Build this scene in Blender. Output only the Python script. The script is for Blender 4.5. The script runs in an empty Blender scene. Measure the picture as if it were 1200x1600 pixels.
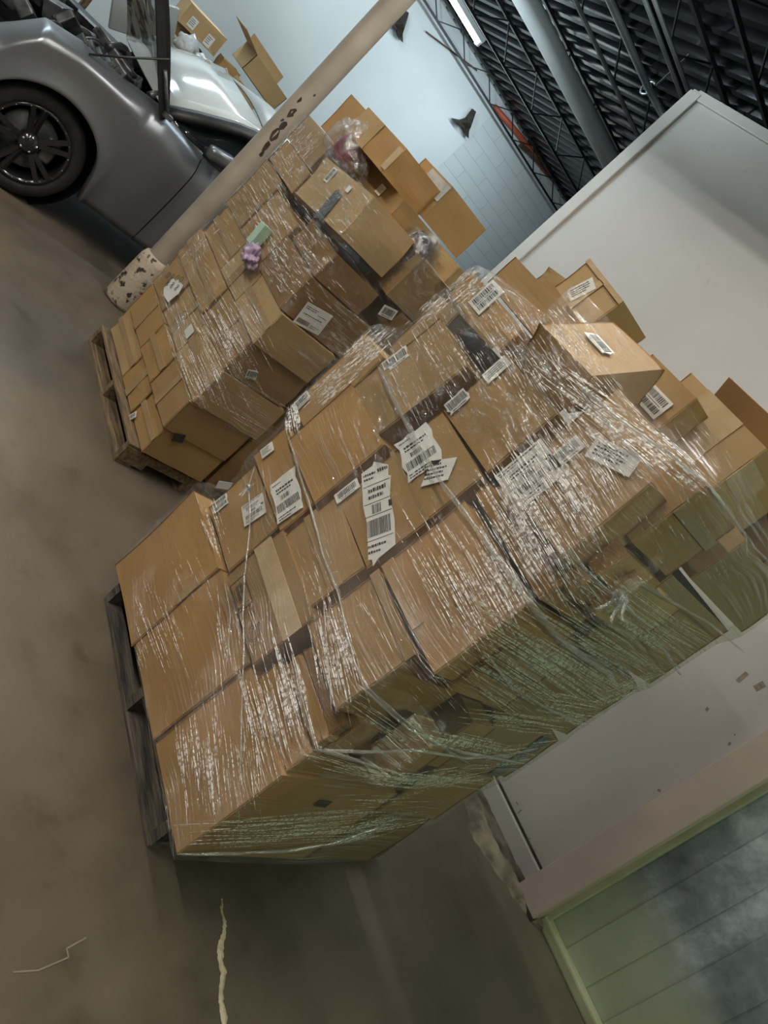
import bpy, bmesh, math, random
import numpy as np
from mathutils import Vector, Matrix
random.seed(7)
S = bpy.context.scene
COL = S.collection
R = math.radians
# ------------------------------------------------------------------ camera
ROLL, PITCH, F, YAW, H = R(49.94), R(15.89), 1200.0, R(49.9), 1.8
FW = Vector((math.cos(YAW), -math.sin(YAW), 0)); RT = Vector((-math.sin(YAW), -math.cos(YAW), 0)); UP = Vector((0, 0, 1))
ZC = FW * math.cos(PITCH) - UP * math.sin(PITCH)
VC = FW * math.sin(PITCH) + UP * math.cos(PITCH)
IR = RT * math.cos(ROLL) + VC * math.sin(ROLL)
IU = -RT * math.sin(ROLL) + VC * math.cos(ROLL)
cam = bpy.data.cameras.new('camera'); co = bpy.data.objects.new('camera', cam); COL.objects.link(co)
m = Matrix.Identity(4)
for i in range(3):
    m[i][0] = IR[i]; m[i][1] = IU[i]; m[i][2] = -ZC[i]
m[0][3], m[1][3], m[2][3] = 0, 0, H
co.matrix_world = m
cam.sensor_fit = 'VERTICAL'; cam.sensor_height = 36; cam.lens = F / 1600 * 36; cam.clip_start = .05; cam.clip_end = 100
S.camera = co
S.view_settings.view_transform = 'Standard'; S.view_settings.look = 'None'; S.view_settings.gamma = 1
S.view_settings.use_curve_mapping = False
S.view_settings.exposure = 0.0
S.cycles.transparent_max_bounces = 16
S.cycles.max_bounces = 6
S.cycles.sample_clamp_indirect = 4
w = bpy.data.worlds.new('hall_air'); S.world = w; w.use_nodes = True
w.node_tree.nodes['Background'].inputs[0].default_value = (.62, .68, .72, 1)
w.node_tree.nodes['Background'].inputs[1].default_value = .085

def lamp(loc, rot, size, power, color, name='tube_and_fill_light'):
    l = bpy.data.lights.new(name, 'AREA'); l.shape = 'RECTANGLE'; l.size = size[0]; l.size_y = size[1]
    l.energy = power; l.color = color
    o = bpy.data.objects.new(name, l); COL.objects.link(o); o.location = loc; o.rotation_euler = rot
    return o
WARM = (1.0, .92, .79); COOL = (.80, .95, 1.0); GREEN = (.86, 1.0, .72)
# ceiling strip lights of the hall (most outside the frame) and added fill lamps
lamp((3.0, 1.5, 3.7), (0, 0, 0), (2.4, .10), 135, WARM)
lamp((.2, 1.4, 3.7), (0, 0, 0), (2.4, .10), 34, WARM)
lamp((-1.9, -2.7, 3.4), (0, R(-24), 0), (.10, 2.4), 40, GREEN)  # added unseen greenish lamp that brightens the near end
lamp((8.6, 0.3, 3.8), (0, 0, 0), (.16, 2.4), 110, COOL)
lamp((9.3, -2.9, 3.8), (0, R(-8), 0), (.16, 2.4), 100, COOL)
lamp((9.4, -6.8, 3.75), (0, R(-12), 0), (.16, 2.4), 75, COOL)
lamp((5.6, -3.0, 3.6), (0, R(-10), 0), (.10, 1.6), 24, COOL)
lamp((7.3, -2.1, 2.9), (R(217), 0, 0), (.10, 1.8), 120, COOL)  # added bodiless uplight, out of frame, to brighten the duct
lamp((4.6, -2.4, 3.6), (R(190), 0, 0), (.08, 1.6), 42, COOL)  # added bodiless uplight for highlights on the roof ribs
lamp((9.6, -6.2, 3.3), (R(180), 0, 0), (.10, 2.4), 10, COOL)  # added bodiless uplight to lift the far roof deck

def pray(px, py):
    a, b = (px - 600) / F, (py - 800) / F
    return ZC + IR * a - IU * b
def at(px, py, ax, val):
    d = pray(px, py); o = Vector((0, 0, H)); t = (val - o[ax]) / d[ax]
    return o + d * t

# ------------------------------------------------------------------ materials
def mat(name):
    m = bpy.data.materials.new(name); m.use_nodes = True
    nt = m.node_tree; return m, nt, nt.nodes['Principled BSDF']
def N(nt, t, **kw):
    n = nt.nodes.new(t)
    for k, v in kw.items():
        if k in n.inputs.keys(): n.inputs[k].default_value = v
        else: setattr(n, k, v)
    return n
def ramp(nt, src, stops):
    r = nt.nodes.new('ShaderNodeValToRGB'); e = r.color_ramp.elements
    e[0].position, e[0].color = stops[0][0], (*stops[0][1], 1)
    e[1].position, e[1].color = stops[-1][0], (*stops[-1][1], 1)
    for p, c in stops[1:-1]:
        x = e.new(p); x.color = (*c, 1)
    nt.links.new(src, r.inputs[0]); return r
def noisy(name, c0, c1, scale=4, rough=.7, metal=0, bump=.0, bscale=60, stretch=None, detail=5, spec=.5, lo=.35, hi=.65, coord='Object'):
    m, nt, b = mat(name); L = nt.links
    tc = N(nt, 'ShaderNodeTexCoord'); mp = N(nt, 'ShaderNodeMapping')
    if stretch: mp.inputs['Scale'].default_value = stretch
    L.new(tc.outputs[coord], mp.inputs[0])
    n = N(nt, 'ShaderNodeTexNoise', Scale=scale, Detail=detail); L.new(mp.outputs[0], n.inputs['Vector'])
    r = ramp(nt, n.outputs['Fac'], [(lo, c0), (hi, c1)]); L.new(r.outputs[0], b.inputs['Base Color'])
    b.inputs['Roughness'].default_value = rough; b.inputs['Metallic'].default_value = metal
    b.inputs['Specular IOR Level'].default_value = spec
    if bump:
        n2 = N(nt, 'ShaderNodeTexNoise', Scale=bscale, Detail=3); L.new(mp.outputs[0], n2.inputs['Vector'])
        bp = N(nt, 'ShaderNodeBump', Strength=bump, Distance=.01); L.new(n2.outputs['Fac'], bp.inputs['Height']); L.new(bp.outputs[0], b.inputs['Normal'])
    return m
def card(name, c):
    d = tuple(x * .86 for x in c)
    m = noisy(name, d, c, 3.0, .62, bump=.12, bscale=25, spec=.35)
    nt = m.node_tree; L = nt.links
    # corrugation flutes read faintly through the liner
    return m
M = {}
M['card0'] = card('kraft_cardboard', (.40, .252, .106))
M['card1'] = card('warm_kraft_cardboard', (.43, .258, .102))
M['card2'] = card('dull_kraft_cardboard', (.34, .222, .102))
M['card3'] = card('pale_kraft_cardboard', (.47, .325, .16))
M['card4'] = card('dark_kraft_cardboard', (.27, .162, .070))
M['tape'] = noisy('packing_tape', (.33, .225, .115), (.38, .26, .135), 8, .25, spec=.6)
M['tapec'] = noisy('clear_tape', (.47, .35, .20), (.56, .43, .27), 14, .18, spec=.7)
M['white'] = noisy('label_paper', (.72, .73, .72), (.80, .80, .78), 12, .4)
M['ink'] = noisy('label_ink', (.02, .02, .025), (.05, .05, .055), 30, .6)
M['inkbrown'] = noisy('box_print_ink', (.05, .035, .025), (.09, .06, .04), 40, .7)
M['wood'] = noisy('pallet_wood', (.10, .072, .045), (.26, .18, .10), 6, .8, bump=.4, bscale=18, stretch=(1, 8, 8))
M['woodg'] = noisy('grey_pallet_wood', (.045, .043, .04), (.15, .125, .10), 5, .85, bump=.5, bscale=16, stretch=(1, 6, 10))
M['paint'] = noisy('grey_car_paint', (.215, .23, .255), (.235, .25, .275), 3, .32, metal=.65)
M['black'] = noisy('black_plastic', (.008, .008, .010), (.022, .024, .028), 8, .45)
M['tyre'] = noisy('tyre_rubber', (.010, .010, .011), (.020, .020, .022), 20, .75, bump=.2)
M['rim'] = noisy('gloss_black_rim', (.010, .010, .012), (.018, .018, .02), 5, .18, spec=.8)
M['chrome'] = noisy('bare_metal', (.55, .56, .58), (.7, .7, .72), 20, .2, metal=1)
M['engine'] = noisy('engine_grey', (.05, .055, .06), (.20, .21, .22), 9, .4, metal=.5)
M['glass'] = noisy('dark_window_glass', (.010, .013, .015), (.02, .025, .028), 2, .06, spec=.9)
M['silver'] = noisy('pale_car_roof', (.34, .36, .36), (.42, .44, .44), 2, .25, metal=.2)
M['screen'] = noisy('windscreen_painted_reflection', (.50, .54, .54), (.62, .65, .65), 2, .10, spec=.8)  # pale base colour stands in for the bright wall reflected in the glass
M['pipe'] = noisy('cream_pipe_paint', (.33, .29, .24), (.42, .37, .31), 5, .45, bump=.15, bscale=12)
M['chip'] = noisy('chipped_dark_steel', (.02, .015, .012), (.06, .045, .035), 15, .7)
M['green'] = noisy('mint_card', (.36, .52, .42), (.42, .60, .48), 5, .5)
M['lilac'] = noisy('lilac_bag', (.36, .26, .40), (.46, .36, .50), 7, .3, bump=.5, bscale=10)
M['crimson'] = noisy('crimson_cloth', (.14, .015, .03), (.32, .04, .08), 9, .5, bump=.7, bscale=14)
M['blackbag'] = noisy('black_bag_plastic', (.008, .008, .012), (.02, .02, .03), 9, .2, bump=.8, bscale=16)
M['yellow'] = noisy('yellow_print', (.55, .50, .03), (.65, .6, .05), 9, .5)
M['greyfoil'] = noisy('grey_foil_patch', (.07, .08, .085), (.15, .16, .17), 14, .35, bump=.5)
M['roofmetal'] = noisy('black_roof_deck', (.004, .005, .006), (.010, .011, .013), 2, .17, metal=.0, stretch=(1, 1, 1))
M['joist'] = noisy('black_joist_steel', (.008, .009, .010), (.02, .022, .025), 6, .42, metal=.3)
M['duct'] = noisy('white_duct_paint', (.70, .76, .78), (.80, .86, .88), 3, .35)
M['conduit'] = noisy('galvanised_conduit', (.32, .35, .37), (.46, .5, .52), 6, .3, metal=.7)
M['rust'] = noisy('rusty_angle_steel', (.05, .028, .018), (.12, .07, .05), 6, .7)
M['red'] = noisy('red_pipe_paint', (.42, .08, .04), (.5, .11, .06), 6, .5)
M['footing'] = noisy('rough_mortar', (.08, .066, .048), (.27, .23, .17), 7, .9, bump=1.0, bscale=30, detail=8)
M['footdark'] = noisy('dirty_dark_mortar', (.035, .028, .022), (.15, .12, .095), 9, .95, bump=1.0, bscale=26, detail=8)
M['patch'] = noisy('pale_floor_filler', (.38, .33, .22), (.55, .49, .35), 20, .8, bump=.6, bscale=80)
M['smooth'] = noisy('far_wall_smooth_paint', (.62, .68, .70), (.70, .75, .77), .8, .55)
M['postm'] = noisy('pinkish_door_post_paint', (.44, .37, .32), (.52, .44, .38), 3, .55, bump=.15, bscale=10)
M['deckbag'] = noisy('grey_plastic_bag', (.30, .32, .33), (.55, .57, .58), 7, .25, bump=.8, bscale=12)
M['pinkedge'] = M['postm']

def emis(name, c, s):
    m, nt, b = mat(name); b.inputs['Emission Color'].default_value = (*c, 1); b.inputs['Emission Strength'].default_value = s; return m
M['tube'] = emis('lit_tube', (1, .93, .80), 9)

# floor
m_, nt, b = mat('stained_concrete_floor'); L = nt.links
tc = N(nt, 'ShaderNodeTexCoord')
n1 = N(nt, 'ShaderNodeTexNoise', Scale=.9, Detail=7); n1.inputs['Roughness'].default_value = .62
n2 = N(nt, 'ShaderNodeTexNoise', Scale=7, Detail=8); n2.inputs['Roughness'].default_value = .7
n3 = N(nt, 'ShaderNodeTexNoise', Scale=120, Detail=2)
for n in (n1, n2, n3): L.new(tc.outputs['Object'], n.inputs['Vector'])
r1 = ramp(nt, n1.outputs['Fac'], [(.3, (.064, .052, .039)), (.5, (.115, .094, .068)), (.72, (.160, .133, .098))])
r2 = ramp(nt, n2.outputs['Fac'], [(.28, (.55, .55, .55)), (.45, (.92, .92, .92)), (.8, (1.12, 1.1, 1.08))])
mx = N(nt, 'ShaderNodeMix', data_type='RGBA', blend_type='MULTIPLY'); mx.inputs[0].default_value = .8
L.new(r1.outputs[0], mx.inputs[6]); L.new(r2.outputs[0], mx.inputs[7]); L.new(mx.outputs[2], b.inputs['Base Color'])
rr = ramp(nt, n2.outputs['Fac'], [(.3, (.42,) * 3), (.7, (.62,) * 3)]); L.new(rr.outputs[0], b.inputs['Roughness'])
bp = N(nt, 'ShaderNodeBump', Strength=.12, Distance=.01); L.new(n3.outputs['Fac'], bp.inputs['Height']); L.new(bp.outputs[0], b.inputs['Normal'])
M['floor'] = m_
# right hand wall: scuffed drywall paint
m_, nt, b = mat('scuffed_grey_wall_paint'); L = nt.links
tc = N(nt, 'ShaderNodeTexCoord')
n1 = N(nt, 'ShaderNodeTexNoise', Scale=1.4, Detail=6); L.new(tc.outputs['Object'], n1.inputs['Vector'])
n2 = N(nt, 'ShaderNodeTexNoise', Scale=5, Detail=9); n2.inputs['Roughness'].default_value = .72; L.new(tc.outputs['Object'], n2.inputs['Vector'])
r1 = ramp(nt, n1.outputs['Fac'], [(.3, (.44, .42, .39)), (.7, (.50, .48, .45))])
r2 = ramp(nt, n2.outputs['Fac'], [(.25, (.62, .58, .52)), (.36, (1, 1, 1)), (.9, (1, 1, 1))])
mx = N(nt, 'ShaderNodeMix', data_type='RGBA', blend_type='MULTIPLY'); mx.inputs[0].default_value = .7
L.new(r1.outputs[0], mx.inputs[6]); L.new(r2.outputs[0], mx.inputs[7]); L.new(mx.outputs[2], b.inputs['Base Color']); b.inputs['Roughness'].default_value = .5
M['wall'] = m_
# painted block
m_, nt, b = mat('painted_block_wall'); L = nt.links
tc = N(nt, 'ShaderNodeTexCoord'); sp = N(nt, 'ShaderNodeSeparateXYZ'); cb = N(nt, 'ShaderNodeCombineXYZ')
L.new(tc.outputs['Object'], sp.inputs[0]); L.new(sp.outputs[1], cb.inputs[0]); L.new(sp.outputs[2], cb.inputs[1])
br = N(nt, 'ShaderNodeTexBrick'); br.inputs['Scale'].default_value = 1
br.inputs['Brick Width'].default_value = .8; br.inputs['Row Height'].default_value = .2; br.inputs['Mortar Size'].default_value = .006
br.inputs['Color1'].default_value = (.60, .65, .67, 1); br.inputs['Color2'].default_value = (.64, .69, .71, 1); br.inputs['Mortar'].default_value = (.50, .54, .56, 1)
L.new(cb.outputs[0], br.inputs['Vector']); L.new(br.outputs['Color'], b.inputs['Base Color']); b.inputs['Roughness'].default_value = .55
bp = N(nt, 'ShaderNodeBump', Strength=.5, Distance=.01, invert=True); L.new(br.outputs['Fac'], bp.inputs['Height']); L.new(bp.outputs[0], b.inputs['Normal'])
M['block'] = m_

# stretch film: clear, with glossy pull lines running along the wrap direction (u)
def film_mat(name, base, streak, tint, ustr, vstr, bumpk=1.0, milk=.05, rough=.16, seed=0.0):
    m, nt, b = mat(name); L = nt.links; nt.nodes.remove(b)
    out = nt.nodes['Material Output']
    uv = N(nt, 'ShaderNodeUVMap')
    rot = N(nt, 'ShaderNodeMapping'); rot.inputs['Location'].default_value = (seed, seed * 1.7, seed)
    L.new(uv.outputs[0], rot.inputs[0])
    warp = N(nt, 'ShaderNodeTexNoise', Scale=1.6, Detail=2); L.new(rot.outputs[0], warp.inputs['Vector'])
    wm = N(nt, 'ShaderNodeVectorMath', operation='MULTIPLY_ADD'); wm.inputs[1].default_value = (.0, .22, 0)
    L.new(warp.outputs['Color'], wm.inputs[0]); L.new(rot.outputs[0], wm.inputs[2])
    mp = N(nt, 'ShaderNodeMapping'); mp.inputs['Scale'].default_value = (ustr, vstr, 1); L.new(wm.outputs[0], mp.inputs[0])
    fine = N(nt, 'ShaderNodeTexNoise', Scale=1.0, Detail=4); fine.inputs['Roughness'].default_value = .6; L.new(mp.outputs[0], fine.inputs['Vector'])
    mp2 = N(nt, 'ShaderNodeMapping'); mp2.inputs['Scale'].default_value = (9, 22, 1); L.new(wm.outputs[0], mp2.inputs[0])
    crk = N(nt, 'ShaderNodeTexNoise', Scale=1.0, Detail=3); L.new(mp2.outputs[0], crk.inputs['Vector'])
    big = N(nt, 'ShaderNodeTexNoise', Scale=2.6, Detail=2); L.new(rot.outputs[0], big.inputs['Vector'])
    patch = ramp(nt, big.outputs['Fac'], [(.42, (0, 0, 0)), (.60, (1, 1, 1))])
    add = N(nt, 'ShaderNodeMath', operation='MULTIPLY_ADD'); add.inputs[1].default_value = .5
    L.new(crk.outputs['Fac'], add.inputs[0]); L.new(fine.outputs['Fac'], add.inputs[2])
    bp = N(nt, 'ShaderNodeBump', Strength=min(1, .9 * bumpk), Distance=.012 * bumpk); L.new(add.outputs[0], bp.inputs['Height'])
    gl = N(nt, 'ShaderNodeBsdfGlossy'); gl.inputs['Color'].default_value = (1, 1, 1, 1); gl.inputs['Roughness'].default_value = rough; L.new(bp.outputs[0], gl.inputs['Normal'])
    tr = N(nt, 'ShaderNodeBsdfTransparent'); tr.inputs['Color'].default_value = (*tint, 1)
    fr = ramp(nt, fine.outputs['Fac'], [(.50, (0, 0, 0)), (.68, (1, 1, 1))])
    f1 = N(nt, 'ShaderNodeMath', operation='MULTIPLY'); L.new(fr.outputs[0], f1.inputs[0]); L.new(patch.outputs[0], f1.inputs[1])
    f2 = N(nt, 'ShaderNodeMath', operation='MULTIPLY_ADD', use_clamp=True); f2.inputs[1].default_value = streak; f2.inputs[2].default_value = base
    L.new(f1.outputs[0], f2.inputs[0])
    mixa = N(nt, 'ShaderNodeMixShader'); L.new(f2.outputs[0], mixa.inputs[0]); L.new(tr.outputs[0], mixa.inputs[1]); L.new(gl.outputs[0], mixa.inputs[2])
    df = N(nt, 'ShaderNodeBsdfDiffuse'); df.inputs['Color'].default_value = (.85, .88, .88, 1)
    tl = N(nt, 'ShaderNodeBsdfTranslucent'); tl.inputs['Color'].default_value = (.85, .88, .88, 1)
    dt = N(nt, 'ShaderNodeMixShader'); dt.inputs[0].default_value = .4; L.new(df.outputs[0], dt.inputs[1]); L.new(tl.outputs[0], dt.inputs[2])
    mk = N(nt, 'ShaderNodeMath', operation='MULTIPLY_ADD'); mk.inputs[1].default_value = milk * 2.2; mk.inputs[2].default_value = milk * .4; L.new(f1.outputs[0], mk.inputs[0])
    mixb = N(nt, 'ShaderNodeMixShader'); L.new(mk.outputs[0], mixb.inputs[0]); L.new(mixa.outputs[0], mixb.inputs[1]); L.new(dt.outputs[0], mixb.inputs[2])
    L.new(mixb.outputs[0], out.inputs['Surface'])
    return m
M['film'] = film_mat('stretch_film', .04, .34, (.97, .97, .96), 2.2, 130)
M['film2'] = film_mat('crinkled_stretch_film', .06, .42, (.97, .98, .97), 14, 46, 1.2, .045, .13, 3.3)
M['filmside'] = film_mat('dense_stretch_film', .08, .5, (.93, .96, .90), 1.6, 110, 1.0, .14, .2, 5.1)
M['strand'] = film_mat('bunched_film', .22, .4, (.95, .96, .96), 3, 60, 1.0, .30, .2, 2)
def crease_highlight_mat(name, col, tr):
    m, nt, b = mat(name); L = nt.links
    b.inputs['Base Color'].default_value = (*col, 1); b.inputs['Roughness'].default_value = .22; b.inputs['Specular IOR Level'].default_value = 1.0
    n = N(nt, 'ShaderNodeTexNoise', Scale=90, Detail=2); tc = N(nt, 'ShaderNodeTexCoord'); L.new(tc.outputs['Object'], n.inputs['Vector'])
    r = ramp(nt, n.outputs['Fac'], [(.44, (tr * .12,) * 3), (.54, (tr,) * 3)]); L.new(r.outputs[0], b.inputs['Alpha'])
    return m
M['crease_highlight'] = crease_highlight_mat('film_pull_line_highlights', (.98, .96, .94), .95)  # near-white base colour carries the streak highlights of the film wrinkles
M['crease_highlight_green'] = crease_highlight_mat('green_end_film_highlights', (.80, .86, .72), .55)  # greenish base colour carries the green sheen on the near end film
M['bag'] = film_mat('clear_bag_plastic', .14, .5, (.92, .93, .95), 16, 18, 1.4, .16, .12, 9)

# panels beside the post
m_, nt, b = mat('frosted_door_panel'); L = nt.links
tc = N(nt, 'ShaderNodeTexCoord'); sp = N(nt, 'ShaderNodeSeparateXYZ'); L.new(tc.outputs['Object'], sp.inputs[0])
n1 = N(nt, 'ShaderNodeTexNoise', Scale=3.2, Detail=8); n1.inputs['Roughness'].default_value = .6; L.new(tc.outputs['Object'], n1.inputs['Vector'])
n2 = N(nt, 'ShaderNodeTexNoise', Scale=2.2, Detail=9); n2.inputs['Roughness'].default_value = .68; L.new(tc.outputs['Object'], n2.inputs['Vector'])
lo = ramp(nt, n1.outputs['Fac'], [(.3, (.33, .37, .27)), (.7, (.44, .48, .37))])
hi = ramp(nt, n2.outputs['Fac'], [(.34, (.10, .13, .14)), (.5, (.24, .29, .31)), (.66, (.60, .70, .74))])  # palest stop paints glare into the upper panel colour
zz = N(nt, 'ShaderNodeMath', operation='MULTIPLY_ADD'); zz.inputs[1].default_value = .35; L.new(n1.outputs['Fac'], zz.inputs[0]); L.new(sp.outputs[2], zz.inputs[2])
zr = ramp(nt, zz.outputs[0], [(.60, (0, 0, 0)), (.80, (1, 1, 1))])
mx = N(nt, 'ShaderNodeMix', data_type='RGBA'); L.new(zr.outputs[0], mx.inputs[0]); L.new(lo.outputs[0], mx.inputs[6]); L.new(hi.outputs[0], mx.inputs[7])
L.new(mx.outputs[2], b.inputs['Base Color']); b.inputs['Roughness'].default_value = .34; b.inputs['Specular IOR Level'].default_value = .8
M['panel_lo'] = m_
M['panel_edge'] = noisy('pale_green_door_edge', (.34, .36, .22), (.46, .47, .31), 5, .45)

# ------------------------------------------------------------------ mesh helpers
def link(name, bm, mats, parent=None, smooth=False):
    me = bpy.data.meshes.new(name); bm.normal_update(); bm.to_mesh(me); bm.free()
    if not isinstance(mats, (list, tuple)): mats = [mats]
    for x in mats: me.materials.append(x)
    if smooth: me.polygons.foreach_set('use_smooth', [True] * len(me.polygons))
    o = bpy.data.objects.new(name, me); COL.objects.link(o)
    if parent: o.parent = parent
    return o
def tag(o, label, cat, group=None, kind=None):
    o['label'] = label; o['category'] = cat
    if group: o['group'] = group
    if kind: o['kind'] = kind
    return o
def empty(name, loc=(0, 0, 0)):
    o = bpy.data.objects.new(name, None); COL.objects.link(o); o.location = loc; o.empty_display_size = .1
    return o
def cube(bm, c, s, rot=None, mi=0, bev=0):
    r = bmesh.ops.create_cube(bm, size=1); vs = r['verts']
    Mx = Matrix.Translation(Vector(c)) @ (rot.to_4x4() if rot else Matrix.Identity(4)) @ Matrix.Diagonal((*s, 1))
    bmesh.ops.transform(bm, matrix=Mx, verts=vs)
    fs = {f for v in vs for f in v.link_faces}
    for f in fs: f.material_index = mi
    if bev:
        es = {e for v in vs for e in v.link_edges}
        bmesh.ops.bevel(bm, geom=list(es), offset=bev, segments=2, profile=.6, affect='EDGES')
def bar(bm, a, b, w, h=None, mi=0):
    a, b = Vector(a), Vector(b); d = b - a; q = d.to_track_quat('X', 'Z').to_matrix()
    cube(bm, (a + b) / 2, (d.length, w, h or w), q, mi)
def tube(bm, pts, rad, seg=10, mi=0, cap=True, flat=1.0, uvl=None):
    pts = [Vector(p) for p in pts]; rings = []
    prev = None
    for i, p in enumerate(pts):
        t = (pts[min(i + 1, len(pts) - 1)] - pts[max(i - 1, 0)]).normalized()
        if prev is None: n = t.orthogonal().normalized()
        else: n = (prev - t * prev.dot(t)).normalized()
        prev = n; b = t.cross(n); r = rad[i] if isinstance(rad, (list, tuple)) else rad
        rings.append([bm.verts.new(p + (n * math.cos(2 * math.pi * k / seg) + b * math.sin(2 * math.pi * k / seg) * flat) * r) for k in range(seg)])
    for i in range(len(rings) - 1):
        for k in range(seg):
            f = bm.faces.new((rings[i][k], rings[i][(k + 1) % seg], rings[i + 1][(k + 1) % seg], rings[i + 1][k])); f.material_index = mi; f.smooth = True
    if cap and seg > 2:
        bm.faces.new(rings[0][::-1]).material_index = mi; bm.faces.new(rings[-1]).material_index = mi
def lathe(bm, prof, c, axis, seg=32, mi=0):
    axis = Vector(axis).normalized(); u = axis.orthogonal().normalized(); v = axis.cross(u); c = Vector(c); rings = []
    for (r, h) in prof:
        rings.append([bm.verts.new(c + axis * h + (u * math.cos(2 * math.pi * k / seg) + v * math.sin(2 * math.pi * k / seg)) * max(r, 1e-4)) for k in range(seg)])
    for i in range(len(rings) - 1):
        for k in range(seg):
            f = bm.faces.new((rings[i][k], rings[i][(k + 1) % seg], rings[i + 1][(k + 1) % seg], rings[i + 1][k])); f.material_index = mi; f.smooth = True

# ------------------------------------------------------------------ structure
def struct(name, bm, mats):
    o = link(name, bm, mats); o['kind'] = 'structure'; return o
YW = -4.14
bm = bmesh.new(); cube(bm, (4, -3, -.05), (20, 24, .1)); struct('floor', bm, M['floor'])
bm = bmesh.new()                                   # right hand partition wall
cube(bm, ((.87 + 4.62) / 2, YW - .06, 3.76 / 2), (4.62 - .87, .12, 3.76)); wr = struct('wall_right', bm, M['wall'])
bm = bmesh.new(); cube(bm, (4.56, YW + .012, 1.87), (.12, .024, 3.74), bev=.008)
cube(bm, (2.7, YW + .008, 3.73), (3.7, .022, .07), bev=.006); struct('trim_1', bm, M['wall'])
bm = bmesh.new(); cube(bm, (2.7, YW + .012, .065), (3.66, .028, .125), bev=.006)
cube(bm, (2.7, YW + .004, .136), (3.66, .01, .012), mi=1); struct('baseboard_right', bm, [M['wall'], M['chip']])
bm = bmesh.new()                                   # rough footing strip along the wall
nx = 120; rows = []
for i in range(nx + 1):
    x = 4.6 - 3.95 * i / nx
    wob = .27 + .035 * math.sin(x * 7) + .03 * math.sin(x * 17 + 1) + random.uniform(-.012, .012)
    if x < .95: wob *= max(.15, (x - .55) / .4)
    row = []
    for j in range(9):
        t = j / 8
        z = .002 + (.03 * math.sin(min(1, (1 - t) * 2.2) * 1.57) + random.uniform(-.004, .005) if 0 < j < 8 else (0.02 if j == 0 else -.002))
        row.append(bm.verts.new((x, YW + wob * t + (random.uniform(-.01, .01) if j == 8 else 0), z)))
    rows.append(row)
for i in range(nx):
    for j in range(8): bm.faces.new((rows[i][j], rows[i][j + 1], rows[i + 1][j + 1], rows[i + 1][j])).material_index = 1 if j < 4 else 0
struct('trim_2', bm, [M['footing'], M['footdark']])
bm = bmesh.new()
for (px, py, w_, h_, an) in ((1160, 1058, .022, .065, 8), (1187, 1072, .03, .05, -4), (1105, 1108, .014, .018, 20), (1140, 1162, .012, .016, 30), (1148, 1148, .008, .008, 0), (812, 1268, .006, .03, 10), (808, 1255, .02, .006, 0), (828, 1310, .012, .004, 30), (1030, 1235, .016, .014, 40)):
    P = at(px, py, 1, YW); cube(bm, (P.x, YW + .0008, P.z), (w_, .0014, h_), Matrix.Rotation(R(an), 3, 'Y'))
sc = struct('trim_4', bm, noisy('wall_scuffs', (.20, .16, .12), (.30, .25, .20), 60, .8))
# door post and frosted panels
bm = bmesh.new(); cube(bm, (.785, YW + .02, 1.9), (.175, .20, 3.8), bev=.006)
cube(bm, (.785, YW + .02, .012), (.181, .207, .02), mi=1); struct('trim_3', bm, [M['postm'], M['chip']])
pn = empty('door_1', (.0, YW, 0)); pn['kind'] = 'structure'
px0 = .695
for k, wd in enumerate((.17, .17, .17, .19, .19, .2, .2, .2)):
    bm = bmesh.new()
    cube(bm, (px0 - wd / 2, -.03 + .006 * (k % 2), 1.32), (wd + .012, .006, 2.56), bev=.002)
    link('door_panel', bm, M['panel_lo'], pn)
    px0 -= wd
bm = bmesh.new(); cube(bm, (.0, .01, .03), (1.39, .07, .06), bev=.012); link('threshold', bm, M['panel_edge'], pn)
bm = bmesh.new(); cube(bm, (.685, .01, 1.3), (.035, .05, 2.6), bev=.006); link('door_edge', bm, M['panel_edge'], pn)
for o in pn.children: o.location = (0, 0, 0)
# far wall: smooth panel on the left, painted block on the right
XF = 11.2
bm = bmesh.new(); cube(bm, (XF + .06, (6 - 7.6) / 2, 2.6), (.12, 13.6, 5.2)); struct('wall_far', bm, M['smooth'])
bm = bmesh.new(); cube(bm, (XF + .07, -11.3, 2.6), (.12, 7.4, 5.2)); struct('wall_far_block', bm, M['block'])
# roof deck with ribs along x
bm = bmesh.new(); prof = []
DZ = lambda x: 4.53 - .061 * x
y = -15.0
while y < 5:
    prof += [(y, .06), (y + .09, .06), (y + .11, 0), (y + .17, 0), (y + .19, .06)]; y += .2
va = [bm.verts.new((-5, p[0], DZ(-5) + p[1])) for p in prof]; vb = [bm.verts.new((XF + .2, p[0], DZ(XF + .2) + p[1])) for p in prof]
for i in range(len(prof) - 1): bm.faces.new((va[i], va[i + 1], vb[i + 1], vb[i]))
bm.faces.new([bm.verts.new(v) for v in ((-5, -15, DZ(-5) + .1), (-5, 5, DZ(-5) + .1), (XF + .2, 5, DZ(XF + .2) + .1), (XF + .2, -15, DZ(XF + .2) + .1))])
struct('ceiling', bm, M['roofmetal'])

def joist(x, zb, zt, label, y0=3.0, y1=-12.0):
    e = empty('bar_joist', (x, -4, zb)); tag(e, label, 'roof joist', 'bar joists under the roof deck')
    bm = bmesh.new(); bar(bm, (0, y0 + 4, 0), (0, y1 + 4, 0), .035, .03); link('bottom_chord', bm, M['joist'], e)
    bm = bmesh.new(); bar(bm, (0, y0 + 4, zt - zb), (0, y1 + 4, zt - zb), .06, .03); link('top_chord', bm, M['joist'], e)
    bm = bmesh.new(); n = int((y0 - y1) / .38)
    for i in range(n):
        a = y0 + 4 - i * .38
        z0, z1 = (0, zt - zb) if i % 2 else (zt - zb, 0)
        bar(bm, (0, a, z0), (0, a - .38, z1), .014)
    link('web', bm, M['joist'], e)
joist(10.95, 3.62, 3.842, 'black zigzag bar joist against the far white wall')
joist(9.0, 3.66, 3.961, 'black bar joist just in front of the lit strip light')
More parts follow.
